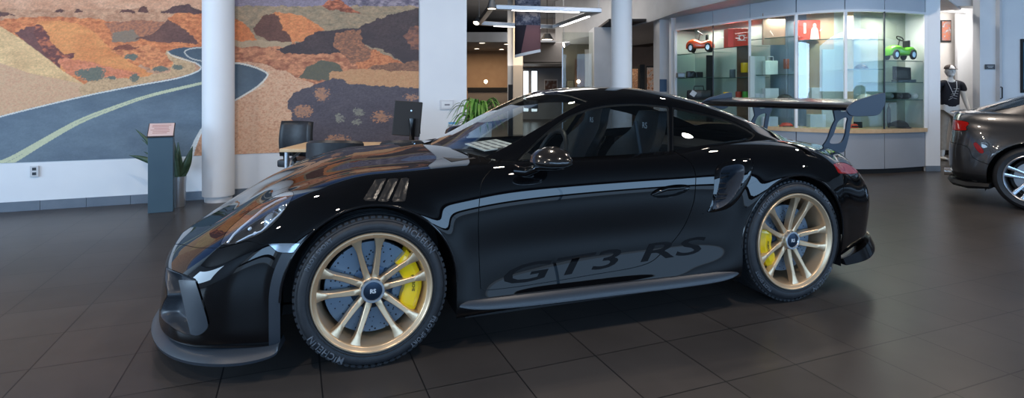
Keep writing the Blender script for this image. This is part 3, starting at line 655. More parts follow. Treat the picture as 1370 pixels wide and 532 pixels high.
BACKM = [noisy('pale_green_back', (.40,.46,.43), (.44,.50,.47), 2, .4), noisy('pale_green_back_b', (.42,.48,.45), (.46,.52,.49), 2, .4), noisy('blue_reflection_back', (.16,.22,.28), (.2,.26,.33), 2, .3), noisy('tan_slat_back', (.42,.30,.20), (.48,.35,.24), 2, .5), noisy('pale_green_back_c', (.40,.46,.44), (.44,.50,.48), 2, .4), noisy('sage_back', (.36,.39,.33), (.40,.43,.37), 2, .4)]  # third bay: bluish reflection of the glass put into the back colour
EDGEG = principled('green_glass_edge', (.05,.11,.10), .15)
SHELFG = glass_sheet('shelf_pane', (.72,.86,.82), .02, 1.6)
PANE = glass_sheet('cabinet_pane', (.90,.95,.95), 0, 1.0)
for k in range(6):
    seg = CC[8*k:8*k+9]
    g_ = [tuple(p) for p in seg]
    a_, b_ = Vector(g_[0]), Vector(g_[-1]); a2, b2 = a_+(Vector(g_[1])-a_).normalized()*.006, b_+(Vector(g_[-2])-b_).normalized()*.006; gp_ = [tuple(a2)]+g_[1:-1]+[tuple(b2)]
    lo = ribbon(gp_, .075, .62, 0, .02); cbuild(lo, 'base_panel', GREYP, bevel=.002)
    cbuild(ribbon(gp_, 2.50, 2.78, 0, .03), 'fascia_panel', FASC, bevel=.002)
    cbuild(ribbon(g_, .68, 2.47, 0, .008), 'glass_door', PANE)
    cbuild(ribbon(CB[8*k:8*k+9], .68, 2.6, 0, .02), 'back_panel', BACKM[k])
def post(px, Y, w, mat, z0=.68, z1=2.47):
    X = (px-685)/FPX*Y; m = MB().box((X, Y, (z0+z1)/2), (w, .03, z1-z0)); return cbuild(m, 'post', mat, False)
for (px, Y), w, mt in zip(CP, (.05,.012,.035,.04,.04,.012,.05), (WHITEP,SATIN,WHITEP,WHITEP,WHITEP,SATIN,WHITEP)): post(px, Y-.005, w, mt)
# inner uprights behind the glass
def inner_panel(px0, px1, py0, py1, Y, mat, name='divider'):
    X0, X1 = (px0-685)/FPX*Y, (px1-685)/FPX*Y; za, zb = max(.68, zpx(py1, Y)), min(2.55, zpx(py0, Y)); m = MB().box(((X0+X1)/2, Y, (za+zb)/2), (X1-X0, .03, zb-za)); return cbuild(m, name, mat, False)
inner_panel(945, 953, 74, 172, 10.45, MATTE); inner_panel(986, 1002, 62, 172, 9.75, WOODD); inner_panel(1131, 1141, 10, 178, 8.72, WOODL); inner_panel(1020, 1050, 10, 60, 9.2, noisy('tan_box_back', (.30,.2,.14), (.34,.24,.17), 3, .5), 'back_cover')
inner_panel(1003,1023, 75, 178, 9.35, BACKM[0]); inner_panel(1100, 1131, 66, 178, 8.92, BACKM[0])
for k, ys in enumerate(((72,104),(64,104),(52,100),(54,),(54,93),(82,110,133))):
    seg = CC[8*k:8*k+9]; Ym = (CP[k][1]+CP[k+1][1])/2+.2
    for y in ys:
        so_ = cbuild(ribbon([tuple(p) for p in seg], zpx(y, Ym)-.01, zpx(y, Ym), .03, .44), 'shelf', SHELFG); eo_ = ribbon([tuple(p) for p in seg], zpx(y, Ym)-.011, zpx(y, Ym)+.001, .022, .007).build('shelf_edge', EDGEG, so_)
sg = MB()
for k in range(6):
    pa, pb = Vector(CC[8*k+2]), Vector(CC[8*k+6]); t_ = (pb-pa).normalized(); pm_ = Vector(CC[8*k+4])+Vector((-t_.y, t_.x))*.2; area_light('cabinet_lamp', (pm_.x, pm_.y, 2.45), .35, .15, 9, (1,.93,.82), (0, 0, 0))
e0 = Vector(CC[0]); t_ = (Vector(CC[1])-e0).normalized(); nn_ = Vector((-t_.y, t_.x)); cbuild(MB().box((e0.x+nn_.x*.27, e0.y+nn_.y*.27, 1.57), (.02, .5, 1.8), rz=math.atan2(-nn_.x, nn_.y)), 'side_panel', BACKM[0], False)
# pillar at its right end
trim(1238.5, 1258, -100, 300, 8.72, .5, WHITEP, z0=0, z1=H0); skirting('trim_16', [((1238.5-685)/FPX*8.7, 8.70), ((1258-685)/FPX*8.7, 8.70)], .085, .02, BASE)

# ---- right hand side
structure(wbox('wall_fitting', 1225, 1283, -60, 300, 11.0, .15, noisy('warm_grey_wall_paint', (.40,.385,.37), (.44,.42,.405), 2, .6), z0=0, z1=2.95))
structure(wbox('door_2', 1281, 1308, 10, 300, 10.7, .06, noisy('grey_door_paint', (.42,.43,.45), (.46,.47,.49), 2, .4), z0=0, z1=2.86)); trim(1307.5, 1311, 0, 300, 10.62, .05, MATTE, z0=0, z1=2.86); trim(1255, 1420, -60, 8, 9.9, .3, LIGHTG, z1=H0)
structure(wbox('wall_reception', 1311, 1600, -100, 300, 9.7, .15, WALL, z0=0, z1=H0))
trim(1337.5, 1341, -60, 300, 9.62, .08, LIGHTG, z0=0, z1=H0)
sk_ = skirting('baseboard_right', [((1225-685)/FPX*10.95, 10.97), ((1283-685)/FPX*10.95, 10.97)], .09, .02, MATTE)

# ================================================================== THINGS
def flat_sign(name, px0, px1, py0, py1, Y, mat, label, cat, rz=0., group=None, thick=.012):
    X0, X1 = (px0-685)/FPX*Y, (px1-685)/FPX*Y; za, zb = zpx(py1, Y), zpx(py0, Y); m = MB().box((0, 0, 0), (X1-X0, thick, zb-za), bev=.002)
    o = m.build(name, mat); o.location = ((X0+X1)/2, Y, (za+zb)/2); o.rotation_euler = (0, 0, rz); return tag(o, label, cat, group)
# outlet plate below the mural
X, Y = ray_v(46, VW-.012); u_, v_ = uv_of(X, Y)
op = MB().box((0, 0, 0), (.075, .012, .115), bev=.004).build('wall_outlet', principled('ivory_plastic', (.55,.56,.58), .4)); op.location = (X, Y, zpx(229, Y)); op.rotation_euler = (0, 0, RA); tag(op, 'small white double socket plate on the wall under the mural', 'wall outlet')
for dz in (-.025, .025):
    s_ = MB().box((0, -.007, dz), (.034, .004, .03), bev=.001).build('socket', SATIN, op)
# information stand
kx, ky = (216-685)/FPX*5.8, 5.8
ks = empty('information_stand', (kx, ky, 0), .45, 'slate blue pedestal with a sloping printed card beside the snake plant', 'information stand')
KM = noisy('slate_blue_laminate', (.045,.085,.12), (.055,.10,.135), 3, .45)
km = MB(); V = [(-.112,-.07,0),(.112,-.07,0),(.112,.07,0),(-.112,.07,0),(-.112,-.07,.785),(.112,-.07,.785),(.112,.07,.90),(-.112,.07,.90)]
km.add(V, [(0,3,2,1),(4,5,6,7),(0,1,5,4),(1,2,6,5),(2,3,7,6),(3,0,4,7)]); km.build('pedestal', KM, ks, bevel=.004)
sl = math.atan2(.115, .14); M = Matrix.Rotation(sl, 3, 'X')
cf = MB().box((0, 0, 0), (.24, .21, .012), bev=.003, M=M); co = cf.build('card_holder', principled('dark_frame', (.05,.04,.04), .4), ks); co.location = (0, 0, .85)
cd = MB().box((0, 0, .0075), (.222, .192, .003)); cdo = cd.build('card', principled('pinkish_card', (.66,.50,.48), .5), ks); cdo.rotation_euler = (sl, 0, 0); cdo.location = (0, 0, .851)
tx = MB(); 
for k in range(6): tx.box((0-.01*(k % 2), .065-.024*k, .0095), (.17-.02*(k % 3), .006, .001))
txo = tx.build('printed_lines', principled('print_ink', (.35,.12,.11), .5), cdo)
# snake plant
SNK = noisy('snake_leaf', (.025,.055,.03), (.07,.11,.06), 22, .4)
ppx, ppY = (239-685)/FPX*6.05, 6.05
sp = empty('snake_plant', (ppx, ppY, 0), 0, 'snake plant with stiff dark green leaves in a silver cylinder pot', 'potted plant')
pm = MB(); pm.lathe([(0, 0), (.062, 0), (.065, .01), (.075, .33), (.071, .33), (.062, .29), (0, .285)], 32); pm.build('pot', principled('brushed_silver_pot', (.55,.57,.6), .35, .85), sp, True)
MB().lathe([(0, .292), (.069, .292)], 24).build('soil', noisy('dark_soil', (.02,.015,.01), (.04,.03,.02), 40, .9), sp)
def blade(base, tip, w, bend, mat, parent, name='leaf', n=10, curl=.25, tw=0.):
    b = Vector(base); t = Vector(tip); d = t-b; side = d.cross(Vector((0, 1, .2))).normalized(); side = (Matrix.Rotation(tw, 3, d.normalized()) @ side); nrm = side.cross(d).normalized(); V = []
    for i in range(n+1):
        s = i/n; c = b+d*s+Vector(bend)*math.sin(PI*s)*.5; ww = w*(math.sin(PI*min(s*.5+.12, 1))**.6)*(1-s**3.5)+.0005
        for j, k in ((-1, curl), (0, 0), (1, curl)): V.append(c+side*ww*j+nrm*ww*k)
    F = [(3*i+j, 3*i+j+1, 3*i+j+4, 3*i+j+3) for i in range(n) for j in range(2)]
    o = MB().add(V, F).build(name, mat, parent, True); so = o.modifiers.new('thickness', 'SOLIDIFY'); so.thickness = .003; return o
def lx(px): return (px-685)/FPX*ppY-ppx
for (px, py, dy, w, bd) in ((185,172,-.05,.022,(.05,0,.06)),(187,186,.02,.018,(.04,0,.05)),(175,207,-.03,.026,(0,0,.10)),(188,203,.05,.018,(0,0,.06)),(233,181,-.06,.026,(.01,0,0)),(236,190,.03,.024,(0,0,0)),(241,200,-.02,.022,(.01,0,0)),(258,195,0,.028,(.02,0,-.03)),(254,204,.05,.02,(.01,0,-.02)),(229,187,.05,.02,(0,0,0)),(246,210,.06,.02,(0,0,0))):
    a = RNG.uniform(0, 6.28); blade((.025*math.cos(a), .025*math.sin(a), .28), (lx(px), dy, zpx(py, ppY)), w*1.5, bd, SNK, sp, tw=RNG.uniform(-.4, .4))
# desk
DZ = .74
dk = empty('office_desk', (-1.5, 5.3, 0), 0, 'light oak desk on tubular steel legs in front of the mural', 'desk')
MB().box((.0, .02, DZ-.016), (1.2, .66, .032), bev=.005).build('desk_top', WOODL, dk)
for sx in (-1, 1):
    for sy in (-1, 1):
        lg = MB(); x = sx*.555; y = .02+sy*.27; lg.tube([(x, y, 0), (x, y, DZ-.03)], .022, 14); lg.lathe([(0, 0), (.03, 0), (.03, .012), (.022, .02)], 14, (x, y, 0)); lo_ = lg.build('leg', ALU, dk, True)
    br = MB(); br.tube([(sx*.555-sx*.01, -.25, .52), (sx*.53, -.20, .64), (sx*.47, -.10, DZ-.035)], .011, 8); br.build('bracket', ALU, dk, True)
MB().box((0, .30, .55), (1.08, .018, .3)).build('modesty_panel', ALU, dk)
def low_chair(px, Y, rz, label, zt=.865):
    X = (px-685)/FPX*Y; c = empty('guest_chair', (X, Y, 0), rz, label, 'chair', 'low black guest chairs at the desk')
    b = MB(); V = []; n = 14
    for i in range(n+1):
        a = math.radians(-62+124*i/n); 
        for (r, z) in ((.27, .47), (.275, .62), (.27, zt-.02), (.25, zt+.0), (.225, zt-.02), (.22, .62), (.22, .47)): V.append((r*math.sin(a)*1.0, -r*math.cos(a)*.9+.06, z-.02*(abs(i-n/2)/(n/2))**2*(z > .7)))
    k = 7; F = [(i*k+j, i*k+(j+1) % k, (i+1)*k+(j+1) % k, (i+1)*k+j) for i in range(n) for j in range(k)]+[tuple(range(k)), tuple(n*k+j for j in range(k))]
    b.add(V, F).build('backrest', BLACKV, c, True); MB().box((0, .06, .44), (.44, .42, .09), bev=.035).build('seat', BLACKV, c, True)
    for sx in (-1, 1):
        for sy in (-1, 1): MB().tube([(sx*.17, .06+sy*.15, .41), (sx*.20, .06+sy*.19, 0)], [.014, .010], 10).build('leg', ALU, c, True)
    return c
low_chair(451, 4.62, 0, 'low round-backed black chair left of the gap, with its back towards the black coupe'); low_chair(548, 4.66, .1, 'low round-backed black chair in front of the monitor', .862)
oc = empty('office_chair', ((410-685)/FPX*6.1, 6.1, 0), 2.9, 'black office chair with a square padded back behind the oak desk', 'office chair')
b = MB(); V = []; n = 8
for i in range(n+1):
    z = .56+.38*i/n; w = .19-.02*i/n; c = .03*math.sin(PI*i/n)
    for t in np.linspace(-1, 1, 9): V.append((t*w, .20+c-.05*(1-t*t), z))
F = [(i*9+j, i*9+j+1, i*9+j+10, i*9+j+9) for i in range(n) for j in range(8)]; bo = b.add(V, F).build('backrest', BLACKV, oc, True); so = bo.modifiers.new('thickness', 'SOLIDIFY'); so.thickness = .05
MB().box((0, 0, .48), (.44, .42, .08), bev=.03).build('seat', BLACKV, oc, True); MB().tube([(0, .18, .46), (0, .24, .62)], .02, 8).build('back_bracket', MATTE, oc, True); MB().tube([(0, 0, .45), (0, 0, .10)], .025, 12).build('gas_lift', ALU, oc, True)
for k in range(5):
    a = 2*PI*k/5; lg = MB().tube([(0, 0, .11), (.27*math.cos(a), .27*math.sin(a), .07)], [.022, .014], 8).build('base_arm', MATTE, oc, True); MB().lathe([(0, -.012), (.025, -.012), (.025, .012), (0, .012)], 16, (.27*math.cos(a), .27*math.sin(a), .026), 'Y').build('castor', MATTE, lg, True)
for sx in (-1, 1): MB().tube([(sx*.21, .08, .47), (sx*.25, .06, .62), (sx*.25, -.12, .66)], .014, 8).build('armrest', MATTE, oc, True)
# monitor seen from behind
mo = empty('computer_monitor', ((545-685)/FPX*5.42, 5.42, DZ), 0, 'black computer monitor turned away, on the oak desk', 'monitor')
mb = MB().box((0, 0, .25), (.27, .035, .34), bev=.012, M=Matrix.Rotation(math.radians(-8), 3, 'X') @ Matrix.Rotation(math.radians(4), 3, 'Y')).build('screen_housing', MATTE, mo); MB().box((0, .022, .25), (.25, .004, .30)).build('screen', principled('dark_screen', (.01,.01,.012), .1), mo)
MB().tube([(.05, -.03, .25), (.055, -.05, .12), (.05, -.03, .015)], [.035, .025, .028], 12).build('stand', GLOSSB, mo, True); MB().lathe([(0, 0), (.10, 0), (.10, .008), (.03, .016), (0, .018)], 28, (.05, -.02, 0)).build('foot', MATTE, mo, True)
MB().lathe([(0, -.022), (.009, -.022), (.009, -.014)], 12, (.05, -.04, .33), 'Y').build('badge', CHROME, mo, True)
pp = MB()
for k in range(4): pp.box((0, 0, .002+.004*k), (.13, .09, .003), rz=.1*k)
ppo = pp.build('paper_stack', principled('cream_paper', (.7,.66,.55), .6)); ppo.location = ((536-685)/FPX*5.2, 5.2, DZ); tag(ppo, 'small stack of cream papers on the desk by the monitor', 'papers')
# frames on the wide pillar
X0_, Y0_ = ray_v(598, VW-.09); po = MB().box((0, 0, 0), (.19, .012, .13), bev=.003).build('framed_notice', principled('pale_frame', (.62,.62,.64), .5)); po.location = (X0_, Y0_, zpx(140, Y0_)); po.rotation_euler = (0, 0, RA); tag(po, 'small pale landscape framed notice on the wide white pillar', 'notice')
MB().box((0, -.007, 0), (.15, .004, .09)).build('print', principled('pale_print', (.74,.75,.76), .5), po); MB().box((0, -.010, .0), (.07, .003, .022)).build('printed_emblem', principled('grey_print', (.25,.25,.27), .5), po)
X0_, Y0_ = ray_v(606, VW-.09); po = MB().box((0, 0, 0), (.13, .010, .115), bev=.002).build('wall_notice', principled('notice_white', (.6,.63,.66), .5)); po.location = (X0_, Y0_, zpx(168.5, Y0_)); po.rotation_euler = (0, 0, RA); tag(po, 'small notice with a blue strip and grey code block on the wide pillar', 'notice')
MB().box((0, -.007, .04), (.125, .003, .03)).build('blue_strip', principled('blue_print', (.12,.35,.6), .5), po); MB().box((-.035, -.007, -.012), (.05, .003, .05)).build('printed_block', principled('grey_block', (.22,.24,.27), .5), po)
# fern on a tall planter
FERN = noisy('fern_leaf', (.05,.16,.02), (.16,.32,.05), 12, .45)
fx, fY = (641-685)/FPX*6.5, 6.5
fe = empty('potted_fern', (fx, fY, 0), 0, 'bright green arching houseplant in a tall white planter by the wide pillar', 'potted plant')
MB().lathe([(0, 0), (.12, 0), (.13, .02), (.15, .88), (.14, .88), (.12, .82), (0, .81)], 32).build('planter', WHITEP, fe, True)
fm_ = MB()
for k in range(72):
    a = RNG.uniform(0, 2*PI); L_ = RNG.uniform(.22, .42); up = RNG.uniform(.05, .34); n = 9; w = RNG.uniform(.012, .020); V = []
    for i in range(n+1):
        s = i/n; r = L_*s**.9; z = .84+up*math.sin(PI*min(s*.95, 1))*.9+.10*s-.16*s*s*(1 if up < .2 else .3); ww = w*math.sin(PI*min(.12+s*.88, 1))**.7+.0006
        c = Vector((r*math.cos(a), r*math.sin(a), z)); sd = Vector((-math.sin(a), math.cos(a), 0)); V += [c-sd*ww+Vector((0, 0, ww*.4)), c, c+sd*ww+Vector((0, 0, ww*.4))]
    fm_.add(V, [(3*i+j, 3*i+j+1, 3*i+j+4, 3*i+j+3) for i in range(n) for j in range(2)])
ff_ = fm_.build('foliage', FERN, fe, True, flip=False); ff_['kind'] = 'stuff'

# ---- hanging light frame
HZ = 2.6
def hp(px, py, h=HZ): Y = (h-CAMH)*FPX/(HY-py); return Vector(((px-685)/FPX*Y, Y, h))
A, B, C_, D_ = hp(657, 9.5), hp(801, 14), hp(641, 31), hp(741, 36)
lf = empty('light_frame', ((A+B+C_+D_)/4), 0, 'hanging rectangular aluminium light frame with glowing strips', 'ceiling light')
LO = Vector(lf.location)
for a, b in ((A, B), (C_, D_), (A, C_), (B, D_)):
    d = (b-a); m = MB(); M = Matrix.Rotation(math.atan2(d.y, d.x), 3, 'Z'); m.box(((a+b)/2-LO), (d.length+.05, .09, .075), bev=.008, M=M); fo = m.build('rail', ALU, lf)
    if not (a is A and b is C_): s_ = MB().box(((a+b)/2-LO)-Vector((0, 0, .042)), (d.length*.62, .05, .012), M=M).build('light_strip', LAMPC, fo)
for a in (A, B, C_, D_): MB().tube([a-LO, a-LO+Vector((0, 0, H0-HZ))], .004, 6).build('suspension_cable', ALU, lf)
def spot(p, label, aim=(0, 0, -1), r=.075, parent=None, mat=LAMPW, shell=None):
    s_ = empty('spotlight', p, 0, label, 'spotlight'); R = axis_rot(Vector(aim).normalized())
    h_ = MB().lathe([(0, -.16), (r*.5, -.16), (r*.6, -.12), (r, -.02), (r*1.08, 0), (r*.9, 0)], 24); h_.V = [R @ Vector(v) for v in h_.V]; h_.build('housing', shell or ALU, s_, True)
    g_ = MB().lathe([(0, -.008), (r*.9, -.008)], 24); g_.V = [R @ Vector(v) for v in g_.V]; g_.build('lamp', mat, s_, True); return s_
spot(hp(658, 12, 2.5), 'round spotlight at the left corner of the near rail, glowing warm downwards'); spot(hp(637, 31, 2.5), 'tilted silver spotlight at the far left corner of the light frame', (-.2, -.5, -.8), .06)
pl = spot(at(732, 53, 15), 'dark pendant lamp with a warm disc right of the hanging banner', r=.17, shell=MATTE); MB().tube([(0, 0, .14), (0, 0, H0-at(732, 53, 15)[2])], .01, 6).build('rod', MATTE, pl)
sl_ = spot(at(754, 60, 13), 'small silver spotlight aimed sideways before the bulkhead', (-.9, -.3, -.3), .07); MB().tube([(0, 0, .05), (0, 0, H0-at(754, 60, 13)[2])], .008, 6).build('rod', ALU, sl_)
# banner
bp = at(706, 68, 9.6)
bn = empty('hanging_banner', (bp[0], bp[1], bp[2]), 0, 'curved hanging banner printed with a crowd picture above dark and rose shapes', 'banner')
def banner_mat():
    m = principled('banner_print', (.3,.2,.2), .6); t = NT(m); sep = t.add('ShaderNodeSeparateXYZ'); tc = t.add('ShaderNodeTexCoord'); t.link(tc.outputs['Object'], sep.inputs[0])
    n_ = t.noise(t.coord('Object', scale=(1, 1, 1)), 9, 4, .7); pic = t.ramp(n_, [(.35, (.035,.04,.07)), (.5, (.14,.14,.19)), (.62, (.42,.38,.40))])
    # slanted divider between the dark and the rose field
    a = t.add('ShaderNodeMath', operation='MULTIPLY_ADD'); a.inputs[1].default_value = -.20; a.inputs[2].default_value = .16; t.link(sep.outputs[2], a.inputs[0])
    b = t.add('ShaderNodeMath', operation='GREATER_THAN'); ad = t.add('ShaderNodeMath', operation='ADD'); t.link(sep.outputs[0], ad.inputs[0]); t.link(a.outputs[0], ad.inputs[1]); t.link(ad.outputs[0], b.inputs[0]); b.inputs[1].default_value = 0.05
    m1 = t.add('ShaderNodeMixRGB'); m1.inputs[1].default_value = (.045,.035,.045, 1); m1.inputs[2].default_value = (.36,.17,.17, 1); t.link(b.outputs[0], m1.inputs[0])
    c = t.add('ShaderNodeMath', operation='GREATER_THAN'); c.inputs[1].default_value = .44; t.link(sep.outputs[2], c.inputs[0])
    m2 = t.add('ShaderNodeMixRGB'); t.link(c.outputs[0], m2.inputs[0]); t.link(m1.outputs[0], m2.inputs[1]); t.link(pic, m2.inputs[2]); t.link(m2.outputs[0], t.b.inputs['Base Color']); return m
m = MB(); V = []; n = 16
for i in range(n+1):
    a = math.radians(-70+140*i/n); x = .225*math.sin(a)/math.sin(math.radians(70)); y = -.12*math.cos(a)+.05; z0 = -.02+.05*(x/.225)
    V += [(x, y, z0), (x, y, 1.9)]
m.add(V, [(2*i, 2*i+2, 2*i+3, 2*i+1) for i in range(n)]); bo = m.build('printed_sheet', banner_mat(), bn, True); so = bo.modifiers.new('thickness', 'SOLIDIFY'); so.thickness = .006
cp_ = MB(); V = [(v[0], v[1], v[2]) for v in V[::2]]; V2 = [(v[0], v[1]-.004, v[2]-.05) for v in V]; k = len(V); cp_.add(V+V2, [tuple(range(k)), tuple(range(k, 2*k)), (0, k-1, 2*k-1, k)]+[(i, i+1, k+i+1, k+i) for i in range(k-1)]); cp_.build('white_hem', WHITEP, bn)
# downlights in the lounge soffit
def downlight(px, py, z, label, group):
    Y = (z-CAMH)*FPX/(HY-py); o = empty('downlight', ((px-685)/FPX*Y, Y, z), 0, label, 'ceiling light', group); MB().lathe([(.10, 0), (.14, 0), (.14, -.012), (.10, -.012)], 20, closed=True).build('ring', WHITEP, o, True); MB().lathe([(0, -.006), (.10, -.006)], 20).build('lamp', LAMPW, o); return o
for px, py, z, lb in ((645, 57.2, 3.03, 'left round downlight in the grey soffit of the lounge'), (678, 59, 3.03, 'right round downlight in the grey soffit of the lounge'), (638, 65, 3.03, 'downlight washing the left end of the brown lounge wall'), (671, 65.8, 3.03, 'downlight washing the right end of the brown lounge wall')): downlight(px, py, z, lb, 'lounge soffit downlights')
DCL = structure(MB().box((3.4, 15.5, 2.80), (2.6, 7, .05)).build('trim_17', noisy('umber_ceiling_paint', (.05,.04,.035), (.07,.055,.05), 2, .7)))
for px, py, lb in ((853, 48.5, 'nearer downlight in the dark ceiling right of the round column'), (858, 70, 'farther downlight in the dark ceiling right of the round column')): downlight(px, py, 2.76, lb, 'dark ceiling downlights')
area_light('lounge_wash', (-1.2, 22.5, 2.95), 3.5, 1.2, 95, (1,.78,.55), (0, 0, 0)); area_light('hall_fill', (.6, 13, 3.9), 2.5, 2.4, 105, (1,.96,.92), (0, 0, 0)); area_light('hall_up_fill', (.4, 16.5, 2.0), 2.5, 3, 45, (1,.95,.9), (PI, 0, 0)); area_light('corridor_fill', (1.6, 20, 3.5), 3, 1.5, 60, (.9,.95,1), (0, 0, 0)); area_light('column_spot', (.25, 15.2, 3.2), .3, .3, 14, (1,.8,.55), (math.radians(25), 0, 0)); area_light('display_fill', (3.5, 16.5, 2.7), 1.5, 1.5, 30, (1,.75,.5), (0, 0, 0))  # hall, corridor and display lights are fill added to brighten the back rooms
# lounge objects
o = empty('service_counter', at(653, 160, 23.2), 0, 'long brown counter with a black top against the lounge wall', 'counter'); o.location.z = 0; zt_ = zpx(117, 23.2); MB().box((0, .2, zt_/2-.08), (1.7, .4, zt_-.16), bev=.01).build('counter_body', SOFB, o); MB().box((0, .19, zt_-.08), (1.74, .46, .16), bev=.01).build('counter_top', MATTE, o)
def add_glow_globe(px, py, Y, r, label):
    p = at(px, py, Y); o = empty('glow_globe', (p[0], p[1], p[2]-.12), 0, label, 'lamp', 'small glowing lamps in the back rooms'); MB().ball((0, 0, .12), r, 16).build('globe', LAMPW, o, True); MB().lathe([(.04, -.0), (.045, .01), (.012, .02), (.012, .12)], 16).build('base', ALU, o, True); return o
add_glow_globe(650, 109, 23.3, .075, 'small glowing lamp above the black sideboard'); add_glow_globe(774, 109, 17.14, .055, 'lamp reflection built as a glowing globe before the timber door of the glass office'); add_glow_globe(793, 109, 17.45, .05, 'lamp reflection built as a glowing globe at the right edge of the glass office')  # the two office globes stand in for reflections of lamps
def framed(name, px0, px1, py0, py1, Y, cols, label, cat='picture', noise=6, frame=MATTE):
    o = flat_sign(name, px0, px1, py0, py1, Y, frame, label, cat, thick=.03); w = (px1-px0)/FPX*Y; h = (py1-py0)/FPX*Y
    m = principled(name+'_print', cols[0], .5); t = NT(m); f = t.noise(t.coord('Object', scale=(1, 1, 1)), noise/max(w, .01), 4, .6); t.link(t.ramp(f, [(.3+.4*k/max(1, len(cols)-1), c) for k, c in enumerate(cols)]), t.b.inputs['Base Color'])
    MB().box((0, -.018, 0), (w*.86, .006, h*.88)).build('print', m, o); return o
framed('framed_picture', 728, 746, 106, 135, 24.75, [(.10,.05,.04), (.16,.09,.07), (.55,.6,.66)], 'dark framed picture on the blue-grey corridor wall', noise=3, frame=WHITEP)
framed('framed_picture', 758, 768, 107, 117, 17.3, [(.2,.18,.12), (.35,.32,.22)], 'tiny framed picture left of the timber door in the glass office')
framed('wall_screen', 864, 883, 88, 126, 15.8, [(.18,.05,.02), (.75,.35,.18), (.8,.62,.5), (.10,.04,.03)], 'colourful orange picture panel in the dark recess right of the round column', noise=4)
framed('wall_screen', 845, 856, 90, 126, 17.0, [(.5,.3,.18), (.2,.1,.06), (.6,.45,.3)], 'narrow warm picture strip beside the round column', noise=4)
o = wbox('tall_speaker', 856, 863, 86, 200, 14.8, .25, MATTE, z0=0, kind=False, bev=.01); tag(o, 'tall slim black cabinet standing before the orange picture panel', 'cabinet')
o = wbox('magazine_rack', 680, 686, 113, 200, 15.3, .2, MATTE, z0=0, kind=False, bev=.01); tag(o, 'narrow black rack standing at the foot of the warm-lit square column', 'rack')
o = flat_sign('blue_sign', 882.5, 892, 106, 122.5, 11.45, principled('navy_sign', (.015,.05,.11), .4), 'small dark blue sign on the white column left of the display', 'sign')
# right wall signs
framed('framed_poster', 1258.5, 1272, 27, 56, 10.98, [(.08,.12,.2), (.3,.09,.04), (.16,.12,.12), (.4,.42,.45)], 'portrait poster with red and blue print above the mannequin', 'poster', noise=3)
o = flat_sign('door_plate', 1318, 1331, 86, 92.5, 9.68, principled('dark_plate', (.05,.05,.055), .4), 'small dark name plate on the white wall above the grey car', 'sign'); tl_ = MB()
for k in range(2): tl_.box((0, -.008, .012-.024*k), (.11-.03*k, .002, .008))
tl_.build('printed_lines', WHITE, o)
framed('framed_poster', 1366, 1400, 52, 124, 9.68, [(.02,.10,.2), (.04,.2,.35), (.15,.3,.42)], 'large blue poster at the right edge behind the grey car', 'poster', noise=2)
o = MB().tube([(0, 0, -.10), (0, -.03, -.09), (0, -.03, .09), (0, 0, .10)], .010, 8).build('door_pull', MATTE, None, True); o.location = at(1338.8, 124, 9.6); tag(o, 'short dark vertical pull handle on the white wall trim', 'door handle')
car = empty('sports_car', (CX, CY, 0), CA, 'glossy black sports coupe with gold wheels, yellow calipers and a tall rear wing', 'car')

# ---- wheel arches swell out of the flanks
WF, WR, ARF, ARR = (0., .345), (2.457, .36), .392, .397
def arch_r(D, w):
    return np.hypot(D[..., 0]-w[0], np.maximum(D[..., 2]-w[1], 0))
def grow(G):
    side = np.clip((G[..., 1]-.62)/.2, 0, 1)*np.clip((G[..., 2]-.15)/.1, 0, 1)
    for w, R, A, wd in ((WF, ARF, .016, .055), (WR, ARR, .012, .06)):
        r = arch_r(G, w); k = A*np.exp(-(np.maximum(r-R, 0)/wd)**2)*side*smooth01((G[..., 2]-.12)/.35)
        G[..., 1] += k
    return G
Gl, tu, tv = surface(np.array(LB, float), 16, 10); Gl = grow(Gl)
BODY = grid_to_tris(Gl, tu, tv)
Gg, gu, gv = surface(np.array(GH, float), 16, 12)
TOPS = grid_to_tris(Gg, gu, gv)
U = lambda DT: DT[0][:, 6]
W = lambda DT: DT[0][:, 7]
def arches(DT): return np.minimum(arch_r(DT[0], WF)-ARF, arch_r(DT[0], WR)-ARR)
def side_only(DT, v0=4.3): return (W(DT)-v0)*40
BODY = clip(BODY, arches(BODY))[0]
CABIN = rounded([(.50,-.3),(.50,.25),(.56,.47),(.66,.62),(.80,.70),(1.1,.715),(1.5,.72),(1.9,.705),(2.2,.67),(2.45,.58),(2.62,.45),(2.72,.2),(2.74,-.3)], 5)
cab = np.minimum(sdist(BODY[0][:, :2], CABIN), (BODY[0][:, 2]-.78))
BODY = clip(BODY, -cab)[0]
BODY = clip(BODY, 11.2-W(BODY))[0]
FULL = BODY

HEADLIGHT = [(293.8,327.5,1),(304,309),(319,294.5),(335,281.5),(356,268),(372,260),(385,256),(392,257),(391,264),(381,281),(368,297),(351,311),(332,319.5),(314,326)]
DRL = [(358,325.5,1),(384,325),(413,325.5,1),(406,333),(398,338,1),(374,337.5),(365,332)]
NOSEHOLE = [(222,357,1),(234,362),(250,368),(262,373,1),(270,398),(279,430),(277,440),(266,447.5),(246,446),(226,434),(215,421),(219,404),(224,394),(221,374)]
BLADE = [(240,374,1),(263,375,1),(270,396),(279,430),(277,441),(266,448),(256,446,1),(249,414)]
LOUVRES = [[(502,240,1),(517,238,1),(502,269,1),(485,268,1)], [(520,239,1),(534,237.5,1),(519,270,1),(505,269.5,1)], [(537,238,1),(548,237,1),(542,269,1),(523,270.5,1)]]
DOOR = [(655.7,228,1),(645,243),(641.5,268),(640,300),(641,345),(643,388.5,1),(694,383),(788,368),(859,354.7),(885.7,337.7),(912,307.7),(927,274),(930.5,248),(930,231),(922,215),(904,204,1),(890,185,1),(700,185,1)]
